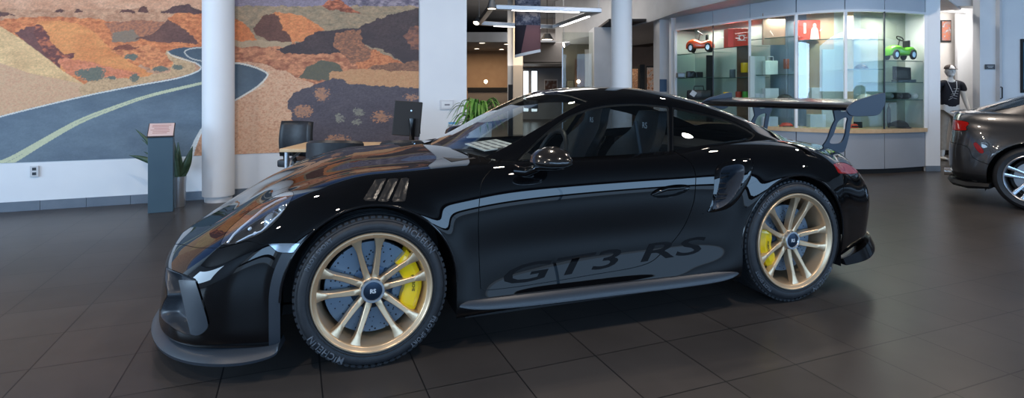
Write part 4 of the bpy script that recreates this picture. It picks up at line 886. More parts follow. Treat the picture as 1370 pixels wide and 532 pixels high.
SCOOP_OUT = [(957,226),(968.6,217),(986,212.5),(1002.5,212),(1008,220),(1005,236),(996,254),(984,271),(968.6,280.5),(938,286,1),(950,276),(955,253)]
SCOOP_IN = [(964,226.5),(977,221.5),(990,220.5),(995,226),(992,242),(980,263),(966,275.5),(950,281,1),(955,267),(960.5,246)]
HANDLE = [(871,259),(878,253),(892,248.5),(908,246.5),(921,247.5),(923,252),(914,258.5),(896,263.5),(878,264.5)]
TAIL = [(1113,221),(1121,217.5),(1131,218),(1142,223.5),(1148,230),(1140,232.5),(1124,232),(1114,229)]
GAP = .55
def cut(DT, sd, gap=GAP):
    return clip(DT, sd-gap)[0], clip(DT, -sd-gap)[0]
def guard(DT, sd, *g):
    f = sd
    for x in g: f = np.minimum(f, x*40)
    return f
inner = BODY

# headlight bowls
front = lambda DT: 6.5-U(DT)
hl, BODY = cut(BODY, guard(BODY, in_photo(BODY, HEADLIGHT), front(BODY)), .3)
bowl = sink(hl, in_photo(hl, HEADLIGHT), 14, .06)
HLN = empty('headlight', parent=car)
for sd in (1, -1):
    lamp = empty('headlight', parent=car) if sd == -1 else HLN
    car_mesh('bowl', bowl, MATTE, lamp, (sd,)); car_mesh('lens_cover', hl, glass_sheet('lamp_cover', (.9,.93,.96), .02, 1.3) if sd == 1 else MATS['lamp_cover'], lamp, (sd,))
def pick(DT, px, py, side=1):
    q = car_px(DT[0]); k = int(np.argmin(np.hypot(q[:, 0]-px, q[:, 1]-py))); P = DT[0][k, :3].copy(); N = DT[0][k, 3:6].copy()
    P[1] *= -side; N[1] *= -side; return Vector(P), Vector(N)
def disc_at(mb, P, N, r, h, n=24, mi=0, dome=0.):
    R = axis_rot(N); prof = [(0, h+dome), (r*.5, h+dome*.75), (r*.85, h+dome*.3), (r, h), (r, 0)]; sub = MB().lathe(prof, n)
    return mb.add([R @ Vector(v)+P for v in sub.V], sub.F, mi)
for lamp, sd in zip([c for c in car.children if c.name.startswith('headlight')], (1, -1)):
    pr = MB(); rg = MB(); ld = MB()
    for (x, y, r) in ((351, 291, .036), (369, 275, .026)):
        P, N = pick(hl, x, y, sd); N = (N+Vector((-.8, 0, 0))).normalized(); disc_at(pr, P-N*.045, N, r, .012, dome=.02)
        R = axis_rot(N); sub = MB().lathe([(r, 0), (r*1.12, .012), (r*1.28, .008), (r*1.3, -.02)], 28); rg.add([R @ Vector(v)+P-N*.042 for v in sub.V], sub.F)
    for (x, y) in ((330, 302), (338, 311), (345, 279), (360, 302)):
        P, N = pick(hl, x, y, sd); disc_at(ld, P-N*.022, N, .009, .006, 12, dome=.004)
    strip = [pick(hl, x, y, sd) for x, y in ((302,322),(310,312),(322,300),(336,289),(352,277),(368,267),(382,261))]
    ld.tube([p-n*.010 for p, n in strip], .005, 6)
    strip = [pick(hl, x, y, sd) for x, y in ((312,322),(330,315),(348,306),(364,293),(378,277))]
    ld.tube([p-n*.014 for p, n in strip], .004, 6)
    pr.build('projector_lens', principled('lamp_lens', (.3,.33,.36), .05, .3, coat=1) if sd == 1 else MATS['lamp_lens'], lamp, True)
    rg.build('reflector', CHROME, lamp, True)
    ld.build('light_strip', principled('lamp_strip', (.75,.82,.9), .15, .2) if sd == 1 else MATS['lamp_strip'], lamp, True)
# front marker lamps
drl, BODY = cut(BODY, guard(BODY, in_photo(BODY, DRL, 4), front(BODY), W(BODY)-4), .4)
for sd in (1, -1):
    car_mesh('marker_lamp', drl, principled('marker_lens', (.28,.34,.4), .12, .5, coat=1.) if sd == 1 else MATS['marker_lens'], car, (sd,))
# corner intakes of the nose with an upright blade
hole, BODY = cut(BODY, guard(BODY, in_photo(BODY, NOSEHOLE), 4-U(BODY), W(BODY)-4.5), .2)
blade, hole = clip(hole, in_photo(hole, BLADE, 4)-.2)
for sd in (1, -1):
    car_mesh('corner_intake', sink(hole, in_photo(hole, NOSEHOLE), 5, .06), SATIN, car, (sd,))
    D, T = blade; D = D.copy(); D[:, :3] += D[:, 3:6]*.006
    car_mesh('intake_blade', (D, T), SATIN, car, (sd,))
# middle intake
mid = rounded([(-.3,.17),(.33,.18),(.37,.24),(.36,.36),(-.36,.36)], 4)
def mid_sd(DT): return np.minimum(sdist(DT[0][:, 1:3], mid), (2.2-U(DT))*.3)
ctr, BODY = cut(BODY, np.minimum(mid_sd(BODY), (-.8-BODY[0][:, 0])), .001)
car_mesh('grille', sink(ctr, mid_sd(ctr), .02, .05), MATTE, car, (1, -1))
# fender louvres
for k, L in enumerate(LOUVRES):
    lv, BODY = cut(BODY, guard(BODY, in_photo(BODY, L, 3), U(BODY)-5, 10-U(BODY), 6-W(BODY)), .1)
    for sd in (1, -1): car_mesh('fender_louvre', sink(lv, in_photo(lv, L, 3), 7, .012), principled('louvre_black', (.010,.011,.013), .33) if 'louvre_black' not in MATS else MATS['louvre_black'], car, (sd,))
# rear flank scoop: raised rim and a deep mouth
q = (U, W)
sc, BODY = cut(BODY, guard(BODY, in_photo(BODY, SCOOP_OUT), U(BODY)-12.2, 16.5-U(BODY), W(BODY)-3.7, 9.5-W(BODY)), .1)
mouth, rim = clip(sc, in_photo(sc, SCOOP_IN)-.1)
D, T = rim; D = D.copy(); so = in_photo(rim, SCOOP_OUT); D[:, :3] += D[:, 3:6]*(.010*smooth01(so/3.0))[:, None]; D[:, 3:6] = tri_normals(D[:, :3], T); rim = (D, T)
D, T = mouth; D = D.copy(); si = in_photo(mouth, SCOOP_IN); dep = .010-.11*smooth01(si/11)*np.clip((D[:, 0]-1.80)/.16, .15, 1); D[:, :3] += D[:, 3:6]*dep[:, None]; D[:, 3:6] = tri_normals(D[:, :3], T); mouth = (D, T)
for sd in (1, -1):
    car_mesh('scoop_rim', rim, PAINT, car, (sd,)); 
    mo = car_mesh('air_scoop', mouth, principled('scoop_lining', (.035,.042,.055), .35) if 'scoop_lining' not in MATS else MATS['scoop_lining'], car, (sd,))
    v = MB()
    for k in range(6):
        P, N = pick(mouth, 965-k*1.4, 231+k*7, sd); Q, _ = pick(mouth, 974-k*1.2, 230+k*7, sd); v.tube([P+N*.004, Q+N*.004], .0045, 6)
    v.build('scoop_rib', MATTE, mo, True)
# tail lamps
tl, BODY = cut(BODY, guard(BODY, in_photo(BODY, TAIL), U(BODY)-17.8), .3)
for sd in (1, -1): car_mesh('tail_lamp', tl, REDL, car, (sd,))
# door
dr, BODY = cut(BODY, guard(BODY, in_photo(BODY, DOOR, 6), U(BODY)-8, 15.5-U(BODY), W(BODY)-3.3, 10.6-W(BODY)))
hd, dr = cut(dr, in_photo(dr, HANDLE), .05)
# panels
S = lambda DT: DT[0][:, 0]; Z = lambda DT: DT[0][:, 2]
FRONT = [(150,329),(222,328),(240,326),(262,331),(294,332),(332,322),(357,327),(440,329),(440,520),(150,520)]
fb, BODY = cut(BODY, guard(BODY, in_photo(BODY, FRONT, sm=False), front(BODY)), .35)
band = lambda DT: np.minimum(.046-(arch_r(DT[0], WF)-ARF), np.minimum(-.02-S(DT), .66-Z(DT)))
fband, fb = clip(fb, band(fb))
HOOD = rounded([(.56,-.5),(.56,.45),(.46,.53),(.2,.52),(0,.505),(-.3,.47),(-.5,.40),(-.64,.29),(-.71,.12),(-.74,-.5)], 5)
hdp, BODY = cut(BODY, np.minimum(sdist(BODY[0][:, :2], HOOD), (Z(BODY)-.5)), .0018)
DECK = rounded([(2.78,-.5),(2.78,.44),(3.0,.50),(3.2,.46),(3.36,.3),(3.40,.1),(3.41,-.5)], 5)
lid, BODY = cut(BODY, np.minimum(sdist(BODY[0][:, :2], DECK), (Z(BODY)-.7)), .0018)
RB = [(2.80,-.1),(2.80,.50),(2.88,.66),(3.0,.70),(3.8,.70),(3.8,-.1)]
rb, BODY = cut(BODY, np.minimum(sdist(BODY[0][:, [0, 2]], RB), 1), .0018)
ff, rq = clip(BODY, 1.05-S(BODY))
skirt_band, ff = clip(ff, np.minimum(.245-Z(ff), S(ff)-.3)); skirt2, rq = clip(rq, np.minimum(.245-Z(rq), 2.3-S(rq)))
car_mesh('front_bumper', fb, PAINT, car, (1, -1)); car_mesh('hood', hdp, PAINT, car, (1, -1)); car_mesh('engine_lid', lid, PAINT, car, (1, -1))
car_mesh('rear_bumper', rb, PAINT, car, (1, -1))
for sd in (1, -1):
    car_mesh('arch_trim', fband, SATIN, car, (sd,))
    car_mesh('front_fender', ff, PAINT, car, (sd,)); car_mesh('rear_quarter_panel', rq, PAINT, car, (sd,))
    car_mesh('sill', (np.concatenate([skirt_band[0], skirt2[0]]), np.concatenate([skirt_band[1], skirt2[1]+len(skirt_band[0])])), PAINT, car, (sd,))
    do = car_mesh('door', dr, PAINT, car, (sd,))
    hc = car_mesh('handle_cup', sink(hd, in_photo(hd, HANDLE), 5, .012), PAINT, do, (sd,))
    path = []
    for x, y in ((873,260.5),(881,257),(893,253.5),(907,251),(918,250.5)):
        P, N = pick(hd, x, y, sd); path.append((P, N))
    hb = MB(); hb.tube([p+n*(.002+.008*math.sin(PI*i/4)) for i, (p, n) in enumerate(path)], [.006,.010,.011,.010,.006], 10); hb.build('door_handle', PAINT, do, True)
# dark inner skin behind the shut lines
keep = guard(inner, np.maximum.reduce([in_photo(inner, HEADLIGHT)+4, in_photo(inner, NOSEHOLE)+4, np.where(U(inner) > 12, in_photo(inner, SCOOP_OUT)+4, -9), in_photo(inner, LOUVRES[1])+22]))
keep = np.maximum(keep, np.where(S(inner) < -.8, mid_sd(inner)*200+2, -9))
ins = clip(inner, -keep)[0]; D, T = ins; D = D.copy(); D[:, :3] -= D[:, 3:6]*.007; car_mesh('inner_skin', (D, T), MATTE, car, (1, -1))

# ---- greenhouse
DLO1 = [(684,222.5,1),(700,205.5),(720,186.5),(740,169.5),(757,157.5),(775,149.5),(795,143.5),(820,140),(856,138.8),(895,142.5,1),(896,205,1),(847,211.5),(772,217),(720,220.5)]
DLO2 = [(900,143,1),(940,151.5),(968.6,158.5),(992,168),(1006,176),(1009.5,180),(1004,186),(988,192),(961,198),(933,203),(900,205.5,1)]
sideg = lambda DT: np.minimum((W(DT)-3.0)*60, (U(DT)-.6)*60)
win1, TOPS = cut(TOPS, guard(TOPS, in_photo(TOPS, DLO1), (W(TOPS)-3.0), U(TOPS)-.3), .4)
win2, TOPS = cut(TOPS, guard(TOPS, in_photo(TOPS, DLO2), (W(TOPS)-3.0)), .4)
ws_f = lambda DT: np.minimum.reduce([2.86-W(DT), 4.02-U(DT)+.03*W(DT)])
wsh, TOPS = cut(TOPS, ws_f(TOPS), .02)
rw_f = lambda DT: np.minimum.reduce([2.6-W(DT), U(DT)-7.5, 10.7-U(DT)])
rwn, TOPS = cut(TOPS, rw_f(TOPS), .02)
car_mesh('roof', TOPS, PAINT, car, (1, -1)); car_mesh('windshield', wsh, glass_sheet('windshield_pane', (.80,.86,.85), 0, 1.15), car, (1, -1)); car_mesh('rear_window', rwn, GLASS, car, (1, -1))
for sd in (1, -1):
    car_mesh('side_window', win1, GLASS, car, (sd,)); car_mesh('rear_side_window', win2, glass_sheet('dark_pane', (.35,.38,.4), 0, 1.2) if sd == 1 else MATS['dark_pane'], car, (sd,))
# rubber edge behind the window gaps and the cabin lining
D, T = grid_to_tris(Gg, gu, gv); keep = np.maximum.reduce([ws_f((D, T))*20-1.2, rw_f((D, T))*20-1.2, np.where((D[:, 7] > 3.0), np.maximum(in_photo((D, T), DLO1), in_photo((D, T), DLO2)), -9)-2.0])
D2, T2 = clip((D, T), -keep)[0]; D2 = D2.copy(); D2[:, :3] -= D2[:, 3:6]*.006; car_mesh('headliner', (D2, T2), MATTE, car, (1, -1))

def cp(s, y, z): return (s, -y, z)
def up_at(px, py, y):
    """car coordinates of a photo point on the upright plane at sideways distance y"""
    dx = (px-685)/FPX; c, sn = math.cos(CA), math.sin(CA)
    s = (dx*(CY-y*c)-CX-y*sn)/(c-dx*sn); Y = CY+s*sn-y*c
    return s, CAMH-(py-HY)*Y/FPX

# ---- arch liners, floor pan
for w, R in ((WF, ARF), (WR, ARR)):
    for sd in (1, -1):
        m = MB(); n = 40; V = []; 
        pts = [(w[0]-R-.012, .16)]+[(w[0]+(R+.012)*math.cos(a), w[1]+(R+.012)*math.sin(a)) for a in np.linspace(PI, 0, n)]+[(w[0]+R+.012, .16)]
        for (s, z) in pts: V += [(s, -sd*(.865 if w is WF else .89), z), (s, -sd*.42, z)]
        F = [(2*i, 2*i+1, 2*i+3, 2*i+2) for i in range(len(pts)-1)]; m.add(V, F); m.add([(s, -sd*.42, z) for s, z in pts], [tuple(range(len(pts)))])
        m.build('wheel_arch_liner', MATTE, car)
        e = MB(); ep = []
        for a in np.linspace(PI*1.0, 0, 50):
            s, z = w[0]+(R+.001)*math.cos(a), w[1]+(R+.001)*math.sin(a)
            k = np.argmin((FULL[0][:, 0]-s)**2+(FULL[0][:, 2]-z)**2+np.where(FULL[0][:, 1] < .6, 9, 0)); ep.append((s, -sd*(FULL[0][k, 1]-.002), z))
        e.tube(ep, .006, 8); e.build('arch_lip', GLOSSB, car, True)
fp = MB(); fp.box((1.2, 0, .17), (1.5, 1.66, .06)); fp.box((-.55, 0, .15), (.45, .9, .05)); fp.box((-.0,0,.2), (1.2,.8,.1)); fp.box((2.9, 0, .22), (.7, 1.0, .08)); fp.box((2.4, 0, .3), (.9, .8, .2)); fp.build('floor_pan', MATTE, car)

# ---- lower aero parts
def sweep(path, prof, sd=1):
    """profile (outward, up) carried along a plan path [(s, y, z)]; outward = away from the body middle"""
    m = MB(); V = []; n = len(path); k = len(prof)
    for i, (s, y, z, *sc) in enumerate(path):
        a = path[max(i-1, 0)]; b = path[min(i+1, n-1)]; t = Vector((b[0]-a[0], b[1]-a[1], 0)).normalized(); o = Vector((-t.y, t.x, 0))
        f = sc[0] if sc else 1
        for (u, w) in prof: V.append((s+o.x*u*f, -sd*(y+o.y*u*f), z+w*f))
    F = [(i*k+j, i*k+(j+1) % k, (i+1)*k+(j+1) % k, (i+1)*k+j) for i in range(n-1) for j in range(k)]
    F += [tuple(range(k)), tuple((n-1)*k+j for j in range(k))]
    return m.add(V, F)
def curve3(pts, sub=8):
    C = np.array(pts, float); G, _ = bsp(C, sub); return [tuple(r) for r in G]
lipc = [(-1.0,0,.115,1),(-.995,.2,.115,1),(-.955,.4,.115,1),(-.87,.6,.115,1),(-.76,.735,.115,1),(-.64,.82,.12,1),(-.52,.865,.125,.9),(-.42,.885,.14,.7),(-.395,.89,.16,.6)]
lipm = sweep(curve3([(p[0], -p[1], *p[2:]) for p in lipc[:0:-1]]+lipc), [(-.10,.034),(0,.018),(.02,.004),(.036,-.016),(.032,-.03),(-.02,-.036),(-.15,-.03)])
lipm.build('front_splitter', SATIN, car, True)
for sd in (1, -1):
    sk = sweep(curve3([(.40,.88,.235,.35),(.50,.892,.232,.8),(.75,.90,.228,1),(1.2,.90,.222,1),(1.7,.908,.218,1),(1.95,.912,.22,.8),(2.05,.905,.225,.35)]), [(-.03,.02),(.01,.022),(.035,.0),(.04,-.028),(.02,-.04),(-.05,-.045)], sd)
    sk.build('side_skirt', SATIN, car, True)
df = sweep(curve3([(2.87,-.87,.18,.6),(3.05,-.835,.20,1),(3.22,-.74,.225,1),(3.38,-.58,.24,1),(3.45,-.3,.25,1),(3.46,0,.25,1),(3.45,.3,.25,1),(3.38,.58,.24,1),(3.22,.74,.225,1),(3.05,.835,.20,1),(2.87,.87,.18,.6)]), [(-.05,.05),(.0,.03),(.03,.005),(.03,-.01),(-.08,-.012)]); df.build('rear_diffuser', GLOSSB, car, True)
ex = MB()
for y in (-.07, .07): ex.lathe([(.038, -.14), (.045, .0), (.042, .005), (.036, -.01), (.034, -.14)], 24, (3.50, y, .27), 'X')
ex.build('tailpipe', SILVER, car, True)

# ---- rear wing
wing = empty('rear_wing', parent=car)
WY = .745
wp = [up_at(x, y, WY) for x, y in ((1133,146.5),(1136,141),(1143,135.5),(1160,129.5),(1179,124.2),(1183.5,126),(1183,138),(1178,149.5),(1171.5,154.3),(1158,155.2),(1140,155.2),(1134,151))]
wpl = rounded(wp, 3)
ws0 = min(p[0] for p in wp); ws1 = max(p[0] for p in wp)
zc0 = up_at(1136, 143, WY)[1]; 
m = MB(); chord = (ws1-ws0)*.93; NY = 24; prof = []
for t in np.linspace(0, 1, 16): prof.append((t, .02*math.sin(PI*t**.6)+.052*t**1.2+.006))
for t in np.linspace(1, 0, 16): prof.append((t, -.022*math.sin(PI*t**.5)+.045*t**1.5))
V = []
for i in range(NY+1):
    y = -WY+2*WY*i/NY; dip = -.0*(1-(y/WY)**2)
    for (t, z) in prof: V.append((ws0+.01+t*chord, y, zc0-.01+z+dip))
k = len(prof); F = [(i*k+j, i*k+(j+1) % k, (i+1)*k+(j+1) % k, (i+1)*k+j) for i in range(NY) for j in range(k)]+[tuple(range(k)), tuple(NY*k+j for j in range(k))]
m.add(V, F).build('wing_plane', principled('wing_black', (.004,.004,.005), .18, spec=.4), wing, True)
for sd in (1, -1):
    m = MB(); n = len(wpl); m.prism([(a, b) for a, b in wpl], -.007, .007, 'Y', (0, -sd*WY, 0)); m.build('end_plate', principled('wing_plate', (.03,.045,.07), .4) if sd == 1 else MATS['wing_plate'], wing, bevel=.003)
    SY = .40
    out = [up_at(x, y, SY) for x, y in ((1100,196),(1106,187),(1112,170),(1118,157),(1117,150),(1113,144),(1122,143),(1124,149),(1134,148),(1140,144),(1143,150),(1139,158),(1137,170),(1134,186),(1128,203),(1115,202))]
    inn = [up_at(x, y, SY) for x, y in ((1109,190),(1115,178),(1121,162),(1133,157),(1132,166),(1130,180),(1125,190),(1116,192))]
    bm = bmesh.new(); rings = []
    oo = rounded(out, 3); ii = rounded(inn, 6)
    # bridge outer and inner outlines by angle around the hole centre
    c0 = ii.mean(0); na = 72; R1 = []; R0 = []
    def ray(poly, a):
        d = np.array([math.cos(a), math.sin(a)]); best = 0
        for p, q_ in zip(poly, np.roll(poly, -1, 0)):
            e = q_-p; M = np.array([[d[0], -e[0]], [d[1], -e[1]]])
            if abs(np.linalg.det(M)) < 1e-12: continue
            t, u = np.linalg.solve(M, p-c0)
            if t > 0 and -1e-6 <= u <= 1+1e-6: best = max(best, t)
        return c0+d*best
    for a in np.linspace(0, 2*PI, na, endpoint=False): R1.append(ray(oo, a)); R0.append(ray(ii, a))
    V = []
    for h in (-.006, .006): V += [(p[0], -sd*SY+h, p[1]) for p in R1]+[(p[0], -sd*SY+h, p[1]) for p in R0]
    F = []
    for i in range(na):
        j = (i+1) % na; F += [(i, j, na+j, na+i), (2*na+i, 3*na+i, 3*na+j, 2*na+j), (i, 2*na+i, 2*na+j, j), (na+i, na+j, 3*na+j, 3*na+i)]
    MB().add(V, F).build('wing_strut', MATS['wing_plate'], wing)

# ---- door mirrors
for sd in (1, -1):
    mm = MB(); n1, n2 = 20, 14; V = []
    mc = Vector((.86, -sd*.965, .925))
    for i in range(n1+1):
        for j in range(n2+1):
            th = PI*i/n1; ph = 2*PI*j/n2
            a = math.cos(th); b = math.sin(th)*math.cos(ph); c = math.sin(th)*math.sin(ph)
            s = .115*b; s = min(s, .06) ; y = .122*a; z = (.072*c if c > 0 else .034*c)*(1-.12*a)-.012
            V.append(mc+Vector((s, -sd*y, z)))
    F = [(i*(n2+1)+j, i*(n2+1)+j+1, (i+1)*(n2+1)+j+1, (i+1)*(n2+1)+j) for i in range(n1) for j in range(n2)]
    mr = mm.add(V, F).build('door_mirror', CARBON, car, True)
    g = MB().ball(mc+Vector((.047, 0, 0)), (.004, .095, .042), 16); g.build('mirror_glass', CHROME, mr, True)
    st = MB(); st.tube([(.84,-sd*.90,.895),(.81,-sd*.86,.862),(.77,-sd*.83,.845),(.72,-sd*.80,.85)], [.020,.020,.024,.03], 12); st.tube([(.80,-sd*.88,.875),(.90,-sd*.93,.88),(.90,-sd*1.0,.885)], [.016,.018,.010], 10); st.build('mirror_arm', PAINT, mr, True)
# ---- wipers and cowl
cw = MB(); 
for (a, b, c) in (((.45,.48,.893),(.52,.30,.925),(.60,-.12,.972)), ((.42,-.10,.905),(.50,-.30,.915),(.58,-.50,.932))):
    cw.tube([a, b, c], [.009,.007,.004], 8)
cw.build('wiper', MATTE, car, True)
cwl = MB(); CW = [p for p in curve3([(.43,-.62,.885),(.40,-.45,.897),(.37,-.2,.905),(.365,0,.907),(.37,.2,.905),(.40,.45,.897),(.43,.62,.885)])]
V = []; 
for p in CW: V += [(p[0], p[1], p[2]+.004), (p[0]+.14, p[1]*.97, p[2]+.012)]
cwl.add(V, [(2*i, 2*i+1, 2*i+3, 2*i+2) for i in range(len(CW)-1)]); cwl.build('cowl', MATTE, car, True)
# ---- cabin
cab = MB(); cab.box((1.35, 0, .30), (1.7, 1.5, .05)); cab.box((.62, 0, .62), (.1, 1.36, .42)); cab.box((2.35, 0, .74), (.5, 1.25, .30), bev=.05); cab.box((1.2, 0, .45), (1.4, .22, .28), bev=.03); cab.build('cabin_tub', MATTE, car)
db = MB(); V = []
dash = curve3([(.60,0,.86),(.72,0,.885),(.86,0,.89),(.95,0,.86),(1.0,0,.80),(.98,0,.68)], 5); NYD = 12
for i in range(NYD+1):
    y = -.66+1.32*i/NYD; hump = .035*math.exp(-((y+.37)/.16)**2)
    for p in dash: V.append((p[0], y, p[2]-.0+hump*(p[0] > .75)-.02*(abs(y)/.66)**4))
k = len(dash); F = [(i*k+j, i*k+j+1, (i+1)*k+j+1, (i+1)*k+j) for i in range(NYD) for j in range(k-1)]
db.add(V, F).build('dashboard', LEATHER, car, True)
swh = MB(); M = Matrix.Rotation(math.radians(-66), 3, 'Y')
ring = [M @ Vector((.175*math.cos(a), .175*math.sin(a), 0))+Vector((1.10, -.37, .855)) for a in np.linspace(0, 2*PI, 40, endpoint=False)]
swh.tube(ring, .016, 8, closed=True)
for a in (0, PI/2*1.0, -PI/2): swh.tube([Vector((1.08, -.37, .85)), M @ Vector((-.16*math.cos(a), .16*math.sin(a), 0))+Vector((1.10, -.37, .855))], .012, 6)
swh.ball((1.08, -.37, .85), (.03, .06, .06), 12); swh.build('steering_wheel', LEATHER, car, True)
for sd in (1, -1):
    st = empty('seat', (1.42, -sd*.37, .30), 0, parent=car)
    sb = MB(); V = []
    # bucket: seat cushion and tall shell with shoulder wings as a lofted sheet with thickness
    secs = [(-.28,.24,.19,.06),(-.05,.17,.20,.07),(.13,.18,.21,.08),(.22,.34,.21,.09),(.28,.50,.23,.10),(.335,.62,.215,.07),(.37,.70,.15,.03),(.39,.77,.135,.03),(.405,.83,.12,.02)]
    C = np.array(secs); Gs, _ = bsp(C, 5)
    for (x, z, w, wingd) in Gs:
        for t in np.linspace(-1, 1, 13): V.append((x-wingd*abs(t)**3*1.0, t*w, z+(wingd*.5*abs(t)**3 if x < .1 else 0)))
    k = 13; n = len(Gs); V2 = [(v[0]+(.07 if i//k > n*.35 else .02), v[1]*.96, v[2]-(.05 if i//k < n*.5 else .0)) for i, v in enumerate(V)]
    F = [(i*k+j, i*k+j+1, (i+1)*k+j+1, (i+1)*k+j) for i in range(n-1) for j in range(k-1)]; N0 = len(V)
    F += [tuple(N0+q_ for q_ in f[::-1]) for f in F]
    edge = [j for j in range(k)]+[(i+1)*k-1 for i in range(1, n)]+[(n-1)*k+j for j in range(k-2, -1, -1)]+[i*k for i in range(n-2, 0, -1)]
    for a, b in zip(edge, edge[1:]+edge[:1]): F.append((a, b, N0+b, N0+a))
    sb.add(V+V2, F).build('seat_shell', LEATHER, st, True)
    cu = MB().box((-.06, 0, .22), (.42, .32, .08), bev=.03); cu.build('cushion', LEATHER, st, True)
    tV, tF = text_mesh('RS', .055); hb = MB(); hb.add([Vector((.352+.0*v.x, v.x, .735+v.y)) for v in [Vector((-p.x, p.y, 0)) for p in tV]], tF); hb.build('headrest_badge', WHITE, st)
bl = MB(); bl.tube([(1.56, -.60, 1.08), (1.60, -.62, .8), (1.62, -.62, .45)], .012, 6); bl.build('seat_belt', SATIN, car, True)
im = MB(); im.box((1.12, 0, 1.17), (.03, .20, .055), bev=.012); im.tube([(1.10, 0, 1.18), (1.07, 0, 1.20)], .008, 6); im.build('interior_mirror', MATTE, car, True)

# ---- decals
from_base = FULL
tree = BVHTree.FromPolygons([tuple(p) for p in FULL[0][:, :3].tolist()], [tuple(int(a) for a in t) for t in FULL[1]])
def drape(txt, x0, y0, x1, y1, size, y_plane, mat, name, parent, stretch=1., italic=0., off=.0012, bold=0.):
    """lettering laid onto the near flank between two photo points"""
    V, F = text_mesh(txt, 1., bold=bold); xs = [v.x for v in V]; wid = max(xs)-min(xs)
    a = up_at(x0, y0, y_plane); b = up_at(x1, y1, y_plane); d = Vector((b[0]-a[0], b[1]-a[1])); L_ = d.length; d.normalize(); u = Vector((-d.y, d.x)); c = (Vector(a)+Vector(b))/2
    bm = bmesh.new(); vs = [bm.verts.new(v) for v in V]
    for f in F:
        try: bm.faces.new([vs[i] for i in f])
        except ValueError: pass
    bmesh.ops.triangulate(bm, faces=bm.faces)
    for _ in range(2): bmesh.ops.subdivide_edges(bm, edges=[e for e in bm.edges if e.calc_length() > .12], cuts=1)
    bmesh.ops.triangulate(bm, faces=bm.faces); bm.verts.index_update()
    P = []
    for v in bm.verts:
        x = (v.co.x+italic*v.co.y)*L_/wid; z = v.co.y*size
        q_ = c+d*x+u*z; h = tree.ray_cast(Vector((q_.x, 2, q_.y)), Vector((0, -1, 0)))
        yy = (h[0].y if h[0] else y_plane)+off; P.append((q_.x, -yy, q_.y))
    fs = [[v.index for v in f.verts] for f in bm.faces]; bm.free()
    return mesh(name, P, fs, mat, parent, smooth=True)
DEC = principled('satin_black_decal', (.003,.003,.004), .5, spec=.12)
doors = [c for c in car.children if c.name.split('.')[0] == 'door']
drape('GT3 RS', 672, 371, 936, 327, .125, .87, DEC, 'lettering', doors[0], italic=.25, bold=.01)
drape('PORSCHE', 277, 437, 277.1, 437, .001, .75, DEC, 'lettering', doors[0]) if False else None

